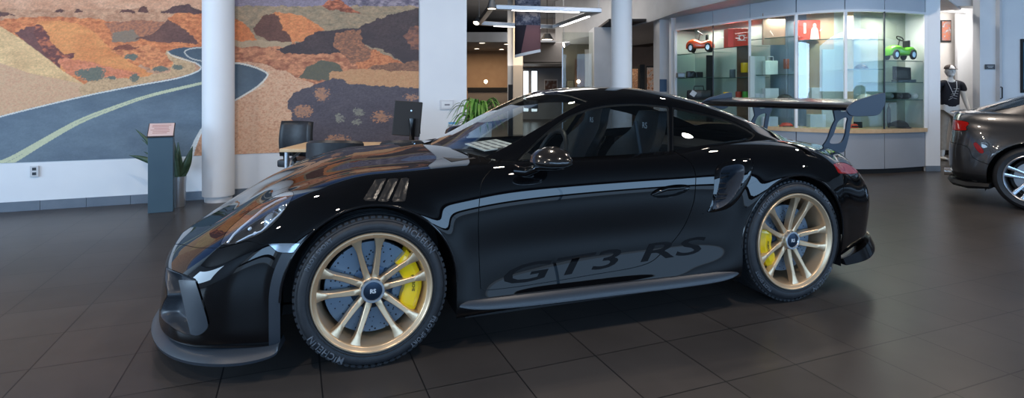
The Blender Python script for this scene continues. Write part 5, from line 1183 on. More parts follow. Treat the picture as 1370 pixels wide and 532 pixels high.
# ---- wheels
def build_wheel(name, RT, WT, RR, phase, disc_r, cal_ang, cal_half, cal_flip, txts):
    """axle along y, outer face towards -y; RT tyre radius, WT tyre width, RR rim flange radius"""
    w = empty(name, parent=car)
    h = RT-RR
    ty = MB(); pr = [(RR-.012, WT-.03), (RR+.0, WT-.012), (RR+h*.35, WT-.002), (RR+h*.62, WT-.006), (RT-.016, WT-.022), (RT-.005, WT-.038), (RT-.001, WT-.07), (RT, WT*.5), (RT-.001, .07), (RT-.005, .040), (RT-.013, .026), (RR+h*.66, .008), (RR+h*.45, .001), (RR+h*.2, .004), (RR+.002, .012), (RR-.012, .028)]
    ty.lathe(pr, 96, axis='Y', closed=False)
    for g in (.3, .42, .58, .7): ty.lathe([(RT+.0005, WT*g-.005), (RT-.004, WT*g-.003), (RT-.004, WT*g+.003), (RT+.0005, WT*g+.005)], 96, axis='Y')
    for rr_ in (RR+.012, RR+h*.82): ty.lathe([(rr_-.002, .010), (rr_-.001, -.0005 if rr_ < RR+.02 else .010), (rr_+.001, -.0005 if rr_ < RR+.02 else .011), (rr_+.002, .013)], 96, axis='Y')
    tyre = ty.build('tyre', RUBBER, w, True)
    # shoulder blocks
    bl = MB(); nb = 72
    for i in range(nb):
        a = 2*PI*i/nb
        for (r0, r1, y0, y1) in ((RT-.012, RT-.0012, .027, .05),):
            c = Vector((math.cos(a)*(r0+r1)/2, (y0+y1)/2, math.sin(a)*(r0+r1)/2)); M = Matrix.Rotation(-a, 3, 'Y')
            bl.box(c, (r1-r0, y1-y0, 2*PI*RT/nb*.62), M=M @ Matrix.Rotation(math.radians(38), 3, 'Z') if False else M)
    bl.build('tread_block', RUBBER, tyre)
    rm = MB(); RI = RR-.028
    rm.lathe([(RR-.004, .020), (RR, .012), (RR, .006), (RR-.004, .001), (RR-.009, .001), (RR-.012, .005), (RI+.004, .011), (RI, .015), (RI-.003, .03), (RI-.006, .05), (RI-.014, .09), (RI-.018, .18), (RI-.004, WT-.03), (RR-.005, WT-.02)], 96, axis='Y')
    rim = rm.build('rim', GOLD, w, True)
    for k in range(5):
        for sg in (-1, 1):
            sp = MB(); V = []; nt = 14
            for i in range(nt+1):
                t = i/nt; r = .040+(RI+.003-.040)*t
                a = math.radians(phase+72*k)+sg*math.radians(12.3+5.5*(1-t)**1.6)
                wd = .0098+.0055*(1-t)**1.5+.017*max(0, (t-.62)/.38)**2.2
                yf = .052-.034*t**1.35 ; yb = yf+.030+.012*math.sin(PI*t)
                ca, sa = math.cos(a), math.sin(a)
                for (tw, yy) in ((-1.1, yb), (-1, yf+.003), (-.75, yf), (.75, yf), (1, yf+.003), (1.1, yb)):
                    V.append((ca*r-sa*wd*tw, yy, sa*r+ca*wd*tw))
            F = [(i*6+j, i*6+(j+1) % 6, (i+1)*6+(j+1) % 6, (i+1)*6+j) for i in range(nt) for j in range(6)]+[tuple(range(6)), tuple(nt*6+j for j in range(6))]
            sp.add(V, F).build('spoke', GOLD, w, True)
    hb = MB(); hb.lathe([(0, .044), (.045, .044), (.056, .05), (.062, .06), (.062, .10), (0, .10)], 48, axis='Y'); hb.build('hub', GOLD, w, True)
    cl = MB(); cl.lathe([(.055, .046), (.055, .032), (.052, .026), (.043, .026), (.041, .030)], 48, axis='Y'); cln = cl.build('lock_nut', SILVER, w, True)
    cc = MB(); cc.lathe([(0, .026), (.024, .027), (.041, .031), (.044, .036)], 40, axis='Y'); cc.build('centre_cap', HUBM, w, True)
    tV, tF = text_mesh('RS', .026, bold=.001); lt = MB(); lt.add([(v.x, .0255, v.y) for v in tV], tF); lt.build('lettering', WHITE, w)
    dm = MB(); dm.lathe([(.085, .10), (disc_r, .10), (disc_r, .134), (.085, .134)], 80, axis='Y', closed=True); dk = dm.build('brake_disc', DISCM, w, True, auto=30)
    ht = MB(); ht.lathe([(0, .088), (.085, .090), (.10, .096), (.10, .115)], 48, axis='Y')
    for i in range(10):
        a = 2*PI*i/10+.2; ht.lathe([(0, .084), (.008, .084), (.009, .10)], 10, (.098*math.cos(a), 0, .098*math.sin(a)), axis='Y')
    ht.build('disc_hat', HUBM, w, True)
    # caliper: curved block with end pads and a ridge
    cm = MB(); V = []; na = 22
    for i in range(na+1):
        t = i/na; a = math.radians(cal_ang-cal_half+2*cal_half*t); bulge = 1 if .08 < t < .92 else .55; wv = .5+.5*math.cos(4*PI*t)
        ro = min(disc_r+.020+.006*wv*bulge, RR-.038); ri = disc_r-.060-.014*bulge*(1-.6*wv); yf = .058-.010*bulge
        ca, sa = math.cos(a), math.sin(a)
        for (r, y) in ((ri, .092), (ri+.004, yf+.012), (ri+.018, yf), (ro-.028, yf-.004), (ro-.006, yf+.012), (ro, .10), (ro-.01, .15)): V.append((r*ca, y, r*sa))
    k = 7; F = [(i*k+j, i*k+(j+1) % k, (i+1)*k+(j+1) % k, (i+1)*k+j) for i in range(na) for j in range(k)]+[tuple(range(k)), tuple(na*k+j for j in range(k))]
    calo = cm.add(V, F).build('brake_caliper', CALYEL, w, True)
    tV, tF = text_mesh('PORSCHE', .018, bold=.0005); am = math.radians(cal_ang); rm_ = disc_r-.024; sgn = -1 if not cal_flip else 1
    lt = MB(); VV = []
    for v in tV:
        a = am+sgn*v.x/rm_; r = rm_+(-sgn)*v.y*(1); VV.append((r*math.cos(a), .0405, r*math.sin(a)))
    lt.add(VV, tF); lt.build('lettering', MATTE, calo)
    bolt = MB()
    for da in (-.7, .7):
        a = am+math.radians(cal_half)*da; bolt.lathe([(0, .046), (.007, .046), (.008, .06)], 8, ((disc_r-.01)*math.cos(a), 0, (disc_r-.01)*math.sin(a)), axis='Y')
    bolt.build('caliper_bolt', SILVER, calo, True)
    # sidewall lettering, running clockwise as seen from outside
    for (txt, deg, size) in txts:
        lt = MB(); tV, tF = text_mesh(txt, size, spacing=1.1, bold=.0008); rm2 = RR+h*.56
        VV = [((rm2+v.y)*math.cos(math.radians(deg)-v.x/rm2), -.0012+.9*abs(v.y)*.25, (rm2+v.y)*math.sin(math.radians(deg)-v.x/rm2)) for v in tV]
        lt.add(VV, tF); lt.build('tyre_lettering', principled('tyre_print', (.095,.105,.12), .6) if 'tyre_print' not in MATS else MATS['tyre_print'], tyre)
    return w
FRT = [('MICHELIN', 48, .040), ('MICHELIN', 228, .040), ('PILOT SPORT', 140, .026), ('PILOT SPORT', 318, .026)]
RRT = [('MICHELIN', 130, .040), ('MICHELIN', 310, .040), ('PILOT SPORT', 50, .026), ('PILOT SPORT', 220, .026)]
for (s0, yo, RT, WT, RR, ph, dr_, ca_, chf, fl, tx) in ((0., .915, .345, .265, .273, 95, .211, 4, 42, False, FRT), (2.457, .935, .362, .325, .288, 70, .20, 190, 34, True, RRT)):
    wn = build_wheel('wheel', RT, WT, RR, ph, dr_, ca_, chf, fl, tx); wn.location = (s0, -yo, RT)
    wf = copy_tree(wn, car); wf.location = (s0, yo, RT); wf.scale = (1, 1, 1); wf.rotation_euler = (0, 0, PI)
# ---- things in the display cabinet
def cab_at(px, zbase_py, Y): p = at(px, zbase_py, Y); return Vector(p)
ORANGE = principled('orange_toy_plastic', (.75,.09,.02), .25, coat=.5); GREEN = principled('green_toy_plastic', (.16,.55,.03), .25, coat=.5); REDB = principled('red_box_card', (.62,.06,.035), .45)
def toy_car(px, py, Y, L_, body, label, rz):
    p = cab_at(px, py, Y); t = empty('toy_car', p, rz, label, 'toy car'); k = L_/.5; t.scale = (1, 1, 1.5)
    secs = [(-.25,.05,.075),(-.24,.085,.12),(-.18,.10,.155),(-.08,.105,.165),(.0,.105,.135),(.06,.105,.13),(.14,.10,.15),(.20,.095,.135),(.245,.08,.10),(.25,.04,.08)]
    G, _ = bsp(np.array(secs), 4); V = []; n = 14
    for (x, w, h) in G:
        for j in range(n):
            a = 2*PI*j/n; cy = math.copysign(abs(math.cos(a))**.55, math.cos(a)); cz = math.copysign(abs(math.sin(a))**.6, math.sin(a)); V.append((x*k, w*cy*k, (.045+(h-.045)/2+(h-.045)/2*cz)*k))
    m = len(G); F = [(i*n+j, i*n+(j+1) % n, (i+1)*n+(j+1) % n, (i+1)*n+j) for i in range(m-1) for j in range(n)]+[tuple(range(n)), tuple((m-1)*n+j for j in range(n))]
    MB().add(V, F).build('body', body, t, True)
    for x in (-.155, .155):
        for y in (-.10, .10):
            s = -1 if y < 0 else 1; w = MB().lathe([(.018*k, s*.02*k), (.05*k, s*.02*k), (.056*k, s*.012*k), (.056*k, -s*.016*k), (0, -s*.016*k)], 24, axis='Y').build('wheel', MATTE, t, True); w.location = (x*k, y*k, .056*k)
            MB().lathe([(0, s*.018*k), (.018*k, s*.022*k), (.032*k, s*.020*k), (.034*k, s*.016*k)], 20, axis='Y').build('hubcap', SILVER, w, True)
    MB().tube([(-.04*k, 0, .14*k), (-.0*k, 0, .235*k)], .008*k, 8).build('steering_column', MATTE, t, True)
    R = Matrix.Rotation(.5, 3, 'Y'); MB().tube([R @ Vector((.05*k*math.cos(a), .05*k*math.sin(a), 0))+Vector((.0*k, 0, .24*k)) for a in np.linspace(0, 2*PI, 24, endpoint=False)], .008*k, 6, closed=True).build('steering_wheel', MATTE, t, True)
    MB().box((.12*k, 0, .17*k), (.03*k, .13*k, .09*k), bev=.01*k).build('backrest', MATTE, t, True); return t
toy_car(937, 70, 10.75, .52, ORANGE, 'orange ride-on toy car on the top left shelf', -.55)
toy_car(1204, 80, 8.78, .47, GREEN, 'green ride-on toy car on the top right shelf', .12)
def box_thing(name, px0, px1, py0, py1, Y, d, mat, label, cat, rz=0., bev=.006, group=None):
    X0, X1 = (px0-685)/FPX*Y, (px1-685)/FPX*Y; za, zb = zpx(py1, Y), zpx(py0, Y); o = MB().box((0, 0, (zb-za)/2), (X1-X0, d, zb-za), bev=bev).build(name, mat); o.location = ((X0+X1)/2, Y+d/2, za); o.rotation_euler = (0, 0, rz); return tag(o, label, cat, group), X1-X0, zb-za
o, w, h = box_thing('gift_case', 974, 1001, 38, 63, 9.75, .2, REDB, 'red case with white lettering band and round badge on the second bay shelf', 'case')
MB().lathe([(0, -.005), (.05, -.005), (.055, 0)], 24, (0.06, -.105, h/2), 'Y').build('round_badge', principled('badge_white', (.8,.8,.8), .4), o, True); lb = MB()
for k in range(3): lb.box((.06, -.105, h/2-.045+.045*k), (.2-.05*abs(k-1), .004, .012))
lb.build('printed_bands', MATS['badge_white'], o); MB().lathe([(0, -.008), (.035, -.008)], 20, (.06, -.105, h/2), 'Y').build('emblem', REDB, o)
o, w, h = box_thing('photo_box', 1069, 1110, 27, 55, 8.98, .16, REDB, 'red box with a white figure and large white 1 on the fourth bay shelf', 'box')
tV, tF = text_mesh('1', .22, bold=.008); MB().add([(v.x-w*.32, -.086, v.y+h/2+.03) for v in tV], tF).build('numeral', MATS['badge_white'], o)
fg = MB(); fg.ball((0, -.088, h*.74), (.03, .004, .04), 12); fg.prism([(-.08, 0), (-.055, h*.55), (-.03, h*.66), (.03, h*.66), (.055, h*.55), (.08, 0)], -.09, -.082, 'Y'); fg.build('printed_figure', principled('pale_figure', (.5,.42,.4), .5), o)
sc_ = MB().tube([(w*.18, -.085, h*.5), (w*.26, -.085, h*.62), (w*.33, -.085, h*.45), (w*.42, -.085, h*.6)], .006, 6).build('printed_script', MATS['badge_white'], o)
WHB = principled('white_box_card', (.62,.64,.66), .5); YEL = principled('yellow_glaze', (.8,.5,.02), .3); RDG = principled('red_glaze', (.5,.06,.03), .3); GRG = principled('green_glaze', (.08,.35,.05), .3); BLKG = principled('black_glaze', (.015,.015,.017), .3); BRNG = principled('rust_glaze', (.3,.07,.03), .35)
def mug(px, py, Y, h, r, mat, label, group='mugs and cups in the display cabinet', handle=True):
    o = empty('mug', cab_at(px, py, Y), RNG.uniform(-.4, .4), label, 'mug', group); MB().lathe([(0, 0), (r*.9, 0), (r, .008), (r, h), (r*.92, h), (r*.9, .012), (0, .012)], 24).build('cup', mat, o, True)
    if handle: MB().tube([(r*.95, 0, h*.8), (r*1.5, 0, h*.75), (r*1.6, 0, h*.45), (r*1.3, 0, h*.22), (r*.95, 0, h*.22)], .007, 6).build('handle', mat, o, True)
    return o
mug(972, 135, 9.9, .16, .055, YEL, 'yellow mug on the second bay shelf above the car roof'); mug(988, 135, 9.75, .165, .05, RDG, 'dark red mug next to the green one'); mug(997.5, 135, 9.65, .165, .05, GRG, 'green mug right of the red one')
mug(1052, 92, 9.1, .16, .045, BRNG, 'rust coloured tall cup in the third bay', handle=False); mug(1013, 135, 9.35, .13, .045, WHB, 'white cup at the left of the third bay')
mug(1019, 135, 9.3, .12, .035, WHB, 'slim white cup right of the white cup in the third bay', handle=False); mug(980, 104, 9.85, .15, .05, principled('smoky_glass', (.12,.15,.16), .15), 'smoky glass cup on the middle shelf of the second bay', handle=False)
mug(996, 97, 9.65, .17, .06, YEL, 'yellow canister on the middle shelf of the second bay', handle=False)
def cap_thing(px, py, Y, r, mat, label, rz=0):
    o = empty('baseball_cap', cab_at(px, py, Y), rz, label, 'cap', 'caps on the cabinet shelves'); MB().lathe([(r*math.cos(a), .75*r*math.sin(a)+.012) for a in np.linspace(0, PI/2, 10)], 28).build('crown', mat, o, True)
    V = []; n = 12
    for i in range(n+1):
        a = -PI/2+math.radians(-58+116*i/n); V += [(r*.97*math.cos(a), r*.97*math.sin(a), .014), (r*.95*math.cos(a), r*.9*math.sin(a)-r*.75*math.cos(math.radians(-58+116*i/n)), .002+.01*abs(i-n/2)/n)]
    b = MB().add(V, [(2*i, 2*i+2, 2*i+3, 2*i+1) for i in range(n)]).build('brim', mat, o, True); s_ = b.modifiers.new('thickness', 'SOLIDIFY'); s_.thickness = .005
    MB().ball((0, 0, .012+.75*r), .008, 8).build('button', mat, o, True); return o
WHF = principled('white_fabric', (.66,.64,.60), .8)
cap_thing(1150, 54, 8.72, .13, WHF, 'white cap on the top shelf of the fifth bay'); cap_thing(1152, 93, 8.7, .10, BLKG, 'small black cap on the middle shelf of the fifth bay'); cap_thing(1203, 170, 8.75, .13, principled('charcoal_fabric', (.05,.05,.06), .8), 'charcoal cap on the ledge at the bottom of the right bay'); cap_thing(1158, 134, 8.7, .12, WHF, 'white cap behind the wing end plate'); cap_thing(1050, 134, 9.0, .12, BLKG, 'black cap on the third bay shelf above the car')
# duffel bag with tag
o = empty('duffel_bag', cab_at(936, 134, 10.6), -.5, 'black duffel bag with a white square tag in the left bay', 'bag'); MB().box((0, 0, .10), (.46, .22, .20), bev=.08).build('body', BLKG, o, True)
MB().tube([(-.10, -.10, .16), (-.08, -.08, .27), (.08, -.08, .27), (.10, -.10, .16)], .010, 8).build('handle', BLKG, o, True); MB().box((-.09, -.14, .13), (.10, .006, .10), M=Matrix.Rotation(.6, 3, 'Y')).build('tag', WHB, o)
for (x0, x1, y0, y1, lb) in ((939, 944.5, 121, 134, 'pale blue book leaning at the right of the duffel bag'), (945, 949.5, 120, 134, 'white book right of the pale blue one')): box_thing('book', x0, x1, y0, y1, 10.5, .12, principled('book_cover_'+str(x0), (.45,.55,.6) if x0 < 940 else (.65,.66,.65), .5), lb, 'book')
for i, (x0, x1, y0) in enumerate(((907, 917, 97), (920, 930, 95), (931, 941, 96))): box_thing('camera_case' if i else 'glass_block', x0, x1, y0, 104, 10.75, .14, BLKG if i else MATS['smoky_glass'], ('grey block at the left end of the middle shelf, left bay', 'black rounded case in the middle of the left bay shelf', 'black rounded case at the right of the left bay shelf')[i], 'case' if i else 'ornament', bev=.02)
# tote bag, boxes
o, w, h = box_thing('gift_bag', 1024, 1041, 81, 100, 9.2, .10, principled('mint_bag', (.62,.72,.66), .5), 'pale mint gift bag with handle on the third bay shelf', 'bag', bev=.01); MB().tube([(-.05, 0, h), (-.045, 0, h+.07), (.045, 0, h+.07), (.05, 0, h)], .006, 6).build('handle', WHB, o, True)
box_thing('gift_box', 1024, 1042, 118, 135, 9.2, .12, WHB, 'white gift box low in the third bay, left of the black cap', 'box'); box_thing('gift_box', 1086, 1107, 117, 135, 8.95, .12, WHB, 'white gift box in the fourth bay above the wing', 'box'); box_thing('gift_box', 1022, 1041, 156, 174, 9.15, .12, principled('pale_blue_card', (.5,.6,.68), .5), 'pale blue gift box on the ledge in the third bay', 'box'); box_thing('gift_box', 1084, 1105, 153, 174, 8.9, .12, MATS['pale_blue_card'], 'pale blue gift box on the ledge in the fourth bay', 'box')
for (x, y, Y, rr, lb) in ((1052, 174, 9.1, .11, 'red model helmet on the ledge in the third bay'), (1142, 172, 8.72, .07, 'red model helmet on the ledge behind the wing strut')):
    o = empty('model_helmet', cab_at(x, y, Y), 0, lb, 'helmet'); MB().lathe([(rr*.8, 0), (rr, rr*.35), (rr*.95, rr*.7), (rr*.6, rr*1.05), (0, rr*1.15)], 24).build('shell', REDB, o, True); MB().lathe([(rr*.99, rr*.35), (rr*1.01, rr*.5), (rr*.97, rr*.7)], 24, a0=-PI*.8, a1=-PI*.2).build('visor', GLOSSB, o, True)
box_thing('shoe_box', 1146, 1154, 163, 173, 8.72, .10, BLKG, 'small black box on the ledge right of the red helmet', 'box')
# open black presentation box, bottles and rolls of the right bay
o = empty('presentation_box', cab_at(1209, 110, 8.78), -.1, 'open black presentation box on the middle shelf of the right bay', 'box'); MB().box((0, 0, .02), (.27, .18, .04), bev=.005).build('tray', BLKG, o); MB().box((.01, .07, .14), (.27, .02, .22), bev=.004, M=Matrix.Rotation(-.22, 3, 'X') @ Matrix.Rotation(.10, 3, 'Y')).build('lid', BLKG, o)
MB().box((0, .045, .13), (.18, .004, .13), M=Matrix.Rotation(-.22, 3, 'X')).build('insert', principled('dark_insert', (.05,.05,.055), .3), o)
for (x, c, lb) in ((1191, MATS['smoky_glass'], 'grey tumbler lying on the low shelf of the right bay'), (1203, BLKG, 'black flask lying beside the grey tumbler'), (1214, BLKG, 'black flask lying left of the white one'), (1223.5, WHB, 'white flask lying at the right of the low shelf')):
    o = MB().lathe([(0, -.13), (.03, -.13), (.052, -.10), (.055, .10), (.04, .13), (0, .13)], 20, axis='Y').build('travel_flask', c, None, True); p = cab_at(x, 133, 8.8); o.location = (p.x, p.y+.12, p.z+.056); o.rotation_euler = (0, 0, .25); tag(o, lb, 'flask', 'flasks lying on the low shelf')
o = empty('umbrella', cab_at(1189, 172, 8.78), 0, 'slim folded black umbrella upright at the left of the right bay', 'umbrella'); MB().lathe([(0, 0), (.012, .01), (.03, .12), (.028, .30), (.008, .36)], 14).build('canopy', BLKG, o, True); MB().tube([(0, 0, .35), (0, 0, .39), (.02, 0, .41)], .008, 8).build('handle', WOODD, o, True)

# ---- mannequin
mX, mY = (1271-685)/FPX*10.1, 10.1
mn = empty('mannequin', (mX, mY, 0), -.25, 'white shop mannequin in a black t-shirt, beige trousers and dark cap', 'mannequin')
MANW = principled('mannequin_white', (.68,.68,.66), .4)
def skin_mesh(name, verts, edges, radii, mat, parent, sub=2):
    me = bpy.data.meshes.new(name); me.from_pydata(verts, edges, []); me.update(); o = link(name, me, mat, parent)
    o.modifiers.new('skin', 'SKIN'); 
    if not me.skin_vertices: bpy.context.view_layer.update()
    for i, r in enumerate(radii): me.skin_vertices[0].data[i].radius = r if hasattr(r, '__len__') else (r, r)
    me.skin_vertices[0].data[0].use_root = True
    s_ = o.modifiers.new('smooth', 'SUBSURF'); s_.levels = s_.render_levels = sub; o.modifiers['skin'].use_smooth_shade = True
    return o
bv = [(0,0,.93),(0,0,1.08),(0,0,1.26),(0,.01,1.40),(0,.0,1.47),(0,-.01,1.53)]
be = [(0,1),(1,2),(2,3),(3,4),(4,5)]; br_ = [(.15,.10),(.125,.09),(.155,.10),(.10,.07),(.048,.048),(.05,.05)]
def limb(chain, rad, start):
    k = len(bv); bv.extend(chain); br_.extend(rad); be.append((start, k)); be.extend((k+i, k+i+1) for i in range(len(chain)-1))
for s in (-1, 1):
    limb([(s*.17, .0, 1.385), (s*.235, .01, 1.12), (s*.27, -.06, .90), (s*.275, -.09, .82)], [(.055,.055), (.042,.042), (.030,.030), (.028,.018)], 3)
    limb([(s*.095, 0, .86), (s*.12, -.03*s, .50), (s*.13, .02*s, .12), (s*.13, .01, .05)], [(.085,.085), (.062,.062), (.042,.042), (.038,.04)], 0)
skin_mesh('body', bv, be, br_, MANW, mn)
for s in (-1, 1):
    f_ = MB().ball((s*.13, -.06, .035), (.045, .125, .034), 16).build('foot', MANW, mn, True)
    for k in range(4): MB().tube([(s*(.258+.012*k), -.09, .80), (s*(.258+.012*k), -.105, .745), (s*(.256+.012*k), -.11, .70+.008*abs(k-1.4))], [.010, .009, .006], 8).build('finger', MANW, mn, True)
    MB().tube([(s*.25, -.09, .81), (s*.235, -.12, .77), (s*.235, -.13, .745)], [.011, .009, .007], 8).build('thumb', MANW, mn, True)
hd_ = MB(); hd_.ball((0, -.01, 1.63), (.078, .10, .115), 24); hd_.ball((0, -.105, 1.615), (.012, .018, .022), 10); hd_.ball((0, -.07, 1.55), (.035, .03, .03), 12)
for s in (-1, 1): hd_.ball((s*.078, 0, 1.62), (.010, .02, .03), 10)
hd_.build('head', MANW, mn, True)
cr = MB(); cr.lathe([(.092*math.cos(a), .085*math.sin(a)) for a in np.linspace(0, PI/2, 10)], 28, (0, 0, 1.665)); co_ = cr.build('cap', principled('dark_cap_fabric', (.06,.045,.04), .8), mn, True)
MB().add([(-.07, -.07, 1.672), (.07, -.07, 1.672), (.05, -.165, 1.655), (-.05, -.165, 1.655), (-.07, -.07, 1.664), (.07, -.07, 1.664), (.05, -.165, 1.648), (-.05, -.165, 1.648)], [(0,1,2,3), (4,7,6,5), (0,4,5,1), (1,5,6,2), (2,6,7,3), (3,7,4,0)]).build('brim', MATS['dark_cap_fabric'], co_)
TEE = principled('black_cotton', (.012,.013,.02), .8); PAN = noisy('beige_cotton', (.36,.32,.27), (.42,.37,.31), 20, .8)
tee = skin_mesh('t_shirt', [(0,0,.92),(0,0,1.10),(0,0,1.26),(0,.008,1.41),(-.18,.0,1.385),(-.22,.01,1.24),(.18,0,1.385),(.22,.01,1.24)], [(0,1),(1,2),(2,3),(3,4),(4,5),(3,6),(6,7)], [(.172,.118),(.15,.108),(.175,.118),(.10,.08),(.068,.068),(.064,.064),(.068,.068),(.064,.064)], TEE, mn)
skin_mesh('trousers', [(0,0,.96),(-.095,0,.84),(-.12,.03,.50),(-.13,-.01,.15),(.095,0,.84),(.12,-.03,.50),(.13,.03,.15)], [(0,1),(1,2),(2,3),(0,4),(4,5),(5,6)], [(.166,.114),(.10,.10),(.078,.08),(.062,.062),(.10,.10),(.078,.08),(.062,.062)], PAN, mn)
gt = MB()
for k in range(5): gt.tube([(-.08+.02*k, -.131, 1.10+.05*k), (-.02+.02*k, -.135, 1.14+.04*k), (.05+.008*k, -.131, 1.12+.045*k)], .003, 5)
gt.build('printed_script', WHITE, tee); MB().tube([(-.07, -.07, 1.44), (-.05, -.13, 1.32), (0, -.145, 1.18), (.05, -.13, 1.32), (.07, -.07, 1.44)], .006, 6).build('lanyard', WHITE, mn, True)
MB().lathe([(0, 0), (.17, 0), (.17, .012), (0, .014)], 32, (0, -.02, -.0)).build('floor_plate', ALU, mn, True)

# ---- grey car at the right
GREYCAR = principled('grey_metallic_paint', (.045,.045,.048), .3, .6, coat=1., coat_rough=.02)
car = None
c2 = empty('grey_coupe', (6.08, 6.40, 0), -.78, 'grey coupe seen from its rear side, partly out of frame at the right', 'car')
L2 = [
 [(-.80,0,1.02),(-.92,0,1.025),(-.975,0,.99),(-.99,0,.92),(-1.0,0,.78),(-1.03,0,.62),(-1.03,0,.45),(-1.0,0,.32),(-.9,0,.22)],
 [(-.75,0,1.03),(-.86,.35,1.02),(-.905,.46,.985),(-.925,.54,.92),(-.935,.58,.78),(-.975,.60,.62),(-.975,.60,.45),(-.95,.58,.32),(-.85,.5,.22)],
 [(-.65,0,1.04),(-.72,.48,1.02),(-.76,.64,.975),(-.78,.72,.90),(-.79,.77,.78),(-.82,.79,.62),(-.82,.79,.45),(-.80,.78,.32),(-.72,.7,.22)],
 [(-.45,0,1.05),(-.48,.5,1.03),(-.50,.69,.975),(-.51,.79,.90),(-.52,.85,.78),(-.53,.87,.62),(-.53,.875,.45),(-.52,.87,.32),(-.5,.78,.22)],
 [(-.1,0,1.06),(-.1,.5,1.035),(-.1,.70,.98),(-.1,.81,.90),(-.1,.885,.78),(-.1,.91,.62),(-.1,.91,.45),(-.1,.90,.3),(-.1,.8,.2)],
 [(.4,0,1.05),(.4,.5,1.03),(.4,.70,.975),(.4,.81,.90),(.4,.875,.78),(.4,.895,.62),(.4,.895,.45),(.4,.89,.3),(.4,.8,.18)],
 [(1.4,0,1.0),(1.4,.5,1.0),(1.4,.70,.96),(1.4,.80,.89),(1.4,.86,.76),(1.4,.875,.6),(1.4,.87,.45),(1.4,.87,.3),(1.4,.8,.18)],
 [(2.2,0,.98),(2.2,.5,.97),(2.2,.70,.94),(2.2,.80,.87),(2.2,.87,.75),(2.2,.885,.6),(2.2,.88,.45),(2.2,.88,.3),(2.2,.8,.18)],
 [(2.85,0,.92),(2.85,.5,.91),(2.85,.69,.88),(2.85,.80,.82),(2.85,.88,.71),(2.85,.90,.58),(2.85,.90,.45),(2.85,.89,.3),(2.85,.8,.18)],
 [(3.2,0,.84),(3.2,.45,.82),(3.2,.62,.79),(3.2,.73,.73),(3.2,.82,.64),(3.2,.85,.54),(3.2,.85,.42),(3.2,.84,.3),(3.2,.7,.2)],
 [(3.4,0,.76),(3.46,.3,.73),(3.5,.42,.69),(3.52,.5,.64),(3.54,.55,.57),(3.56,.57,.5),(3.56,.57,.4),(3.54,.56,.3),(3.4,.5,.2)],
 [(3.45,0,.74),(3.55,0,.71),(3.6,0,.67),(3.63,0,.62),(3.65,0,.56),(3.66,0,.5),(3.66,0,.4),(3.64,0,.3),(3.5,0,.2)],
]
G2H = [
 [(-.62,0,1.02),(-.60,.3,1.01),(-.56,.48,1.0),(-.52,.58,.98),(-.50,.64,.96),(-.48,.70,.93)],
 [(-.30,0,1.15),(-.28,.3,1.14),(-.22,.46,1.12),(-.12,.56,1.08),(-.05,.64,1.02),(-.02,.72,.93)],
 [(.1,0,1.30),(.12,.28,1.29),(.16,.42,1.265),(.22,.51,1.22),(.28,.60,1.10),(.3,.72,.93)],
 [(.6,0,1.375),(.6,.28,1.37),(.6,.42,1.345),(.6,.51,1.30),(.6,.60,1.14),(.6,.72,.92)],
 [(1.1,0,1.38),(1.1,.28,1.375),(1.1,.42,1.35),(1.1,.51,1.305),(1.1,.60,1.14),(1.1,.72,.92)],
 [(1.5,0,1.32),(1.48,.28,1.31),(1.44,.43,1.29),(1.38,.53,1.24),(1.38,.61,1.12),(1.38,.72,.90)],
 [(1.9,0,1.16),(1.88,.28,1.15),(1.82,.45,1.13),(1.72,.57,1.09),(1.68,.64,1.02),(1.66,.72,.90)],
 [(2.3,0,.97),(2.28,.3,.965),(2.2,.48,.955),(2.08,.62,.94),(2.0,.68,.92),(1.95,.72,.88)],
]
Ga, a1_, b1_ = surface(np.array(L2, float), 12, 10)
RW = (0., .34)
Ga[..., 0] = np.where(Ga[..., 0] < -.36, -.36+(Ga[..., 0]+.36)*.62, Ga[..., 0]); r2 = np.hypot(Ga[..., 0], np.maximum(Ga[..., 2]-.34, 0)); Ga[..., 1] += .018*np.exp(-(np.maximum(r2-.385, 0)/.06)**2)*np.clip((Ga[..., 1]-.6)/.2, 0, 1)
B2 = grid_to_tris(Ga, a1_, b1_)
hole2 = lambda DT: np.minimum(np.hypot(DT[0][:, 0], np.maximum(DT[0][:, 2]-.34, 0))-.385, np.hypot(DT[0][:, 0]-2.85, np.maximum(DT[0][:, 2]-.34, 0))-.385)
B2 = clip(B2, hole2(B2))[0]; B2 = clip(B2, 7.6-B2[0][:, 7])[0]
C2F = rounded([(-.45,-.3),(-.45,.45),(-.2,.58),(.2,.66),(1.2,.68),(1.9,.66),(2.15,.4),(2.2,-.3)], 5); B2 = clip(B2, -np.minimum(sdist(B2[0][:, :2], C2F), B2[0][:, 2]-.85))[0]
def xz(DT, poly): return sdist(DT[0][:, [0, 2]], rounded(poly, 5))
TL2 = [(-1.2,.93,1),(-1.2,.81,1),(-.62,.81),(-.57,.85),(-.60,.92)]
tl2, B2 = cut(B2, np.minimum(xz(B2, TL2), B2[0][:, 1]-.42), .002)
RF2 = [(-.50,.67),(-.47,.69),(-.41,.61),(-.42,.575),(-.455,.59)]
rf2, B2 = cut(B2, np.minimum(xz(B2, RF2), B2[0][:, 1]-.5), .001)
DR2 = [(.42,.30,1),(.50,.60),(.50,.97,1),(1.75,.97,1),(1.80,.60),(1.75,.26,1),(.55,.26,1)]
dr2, B2 = cut(B2, np.minimum(xz(B2, DR2), B2[0][:, 1]-.5), .002)
BM2 = [(-1.3,-.1,1),(-1.3,.66,1),(-.62,.66),(-.50,.52),(-.36,.46,1),(-.36,-.1,1)]
bm2, B2 = cut(B2, xz(B2, BM2), .002)
low2, bm2 = clip(bm2, .34-bm2[0][:, 2])
car_mesh('rear_quarter_panel', B2, GREYCAR, c2, (1, -1)); car_mesh('rear_bumper', bm2, GREYCAR, c2, (1, -1)); car_mesh('bumper_valance', low2, MATTE, c2, (1, -1))
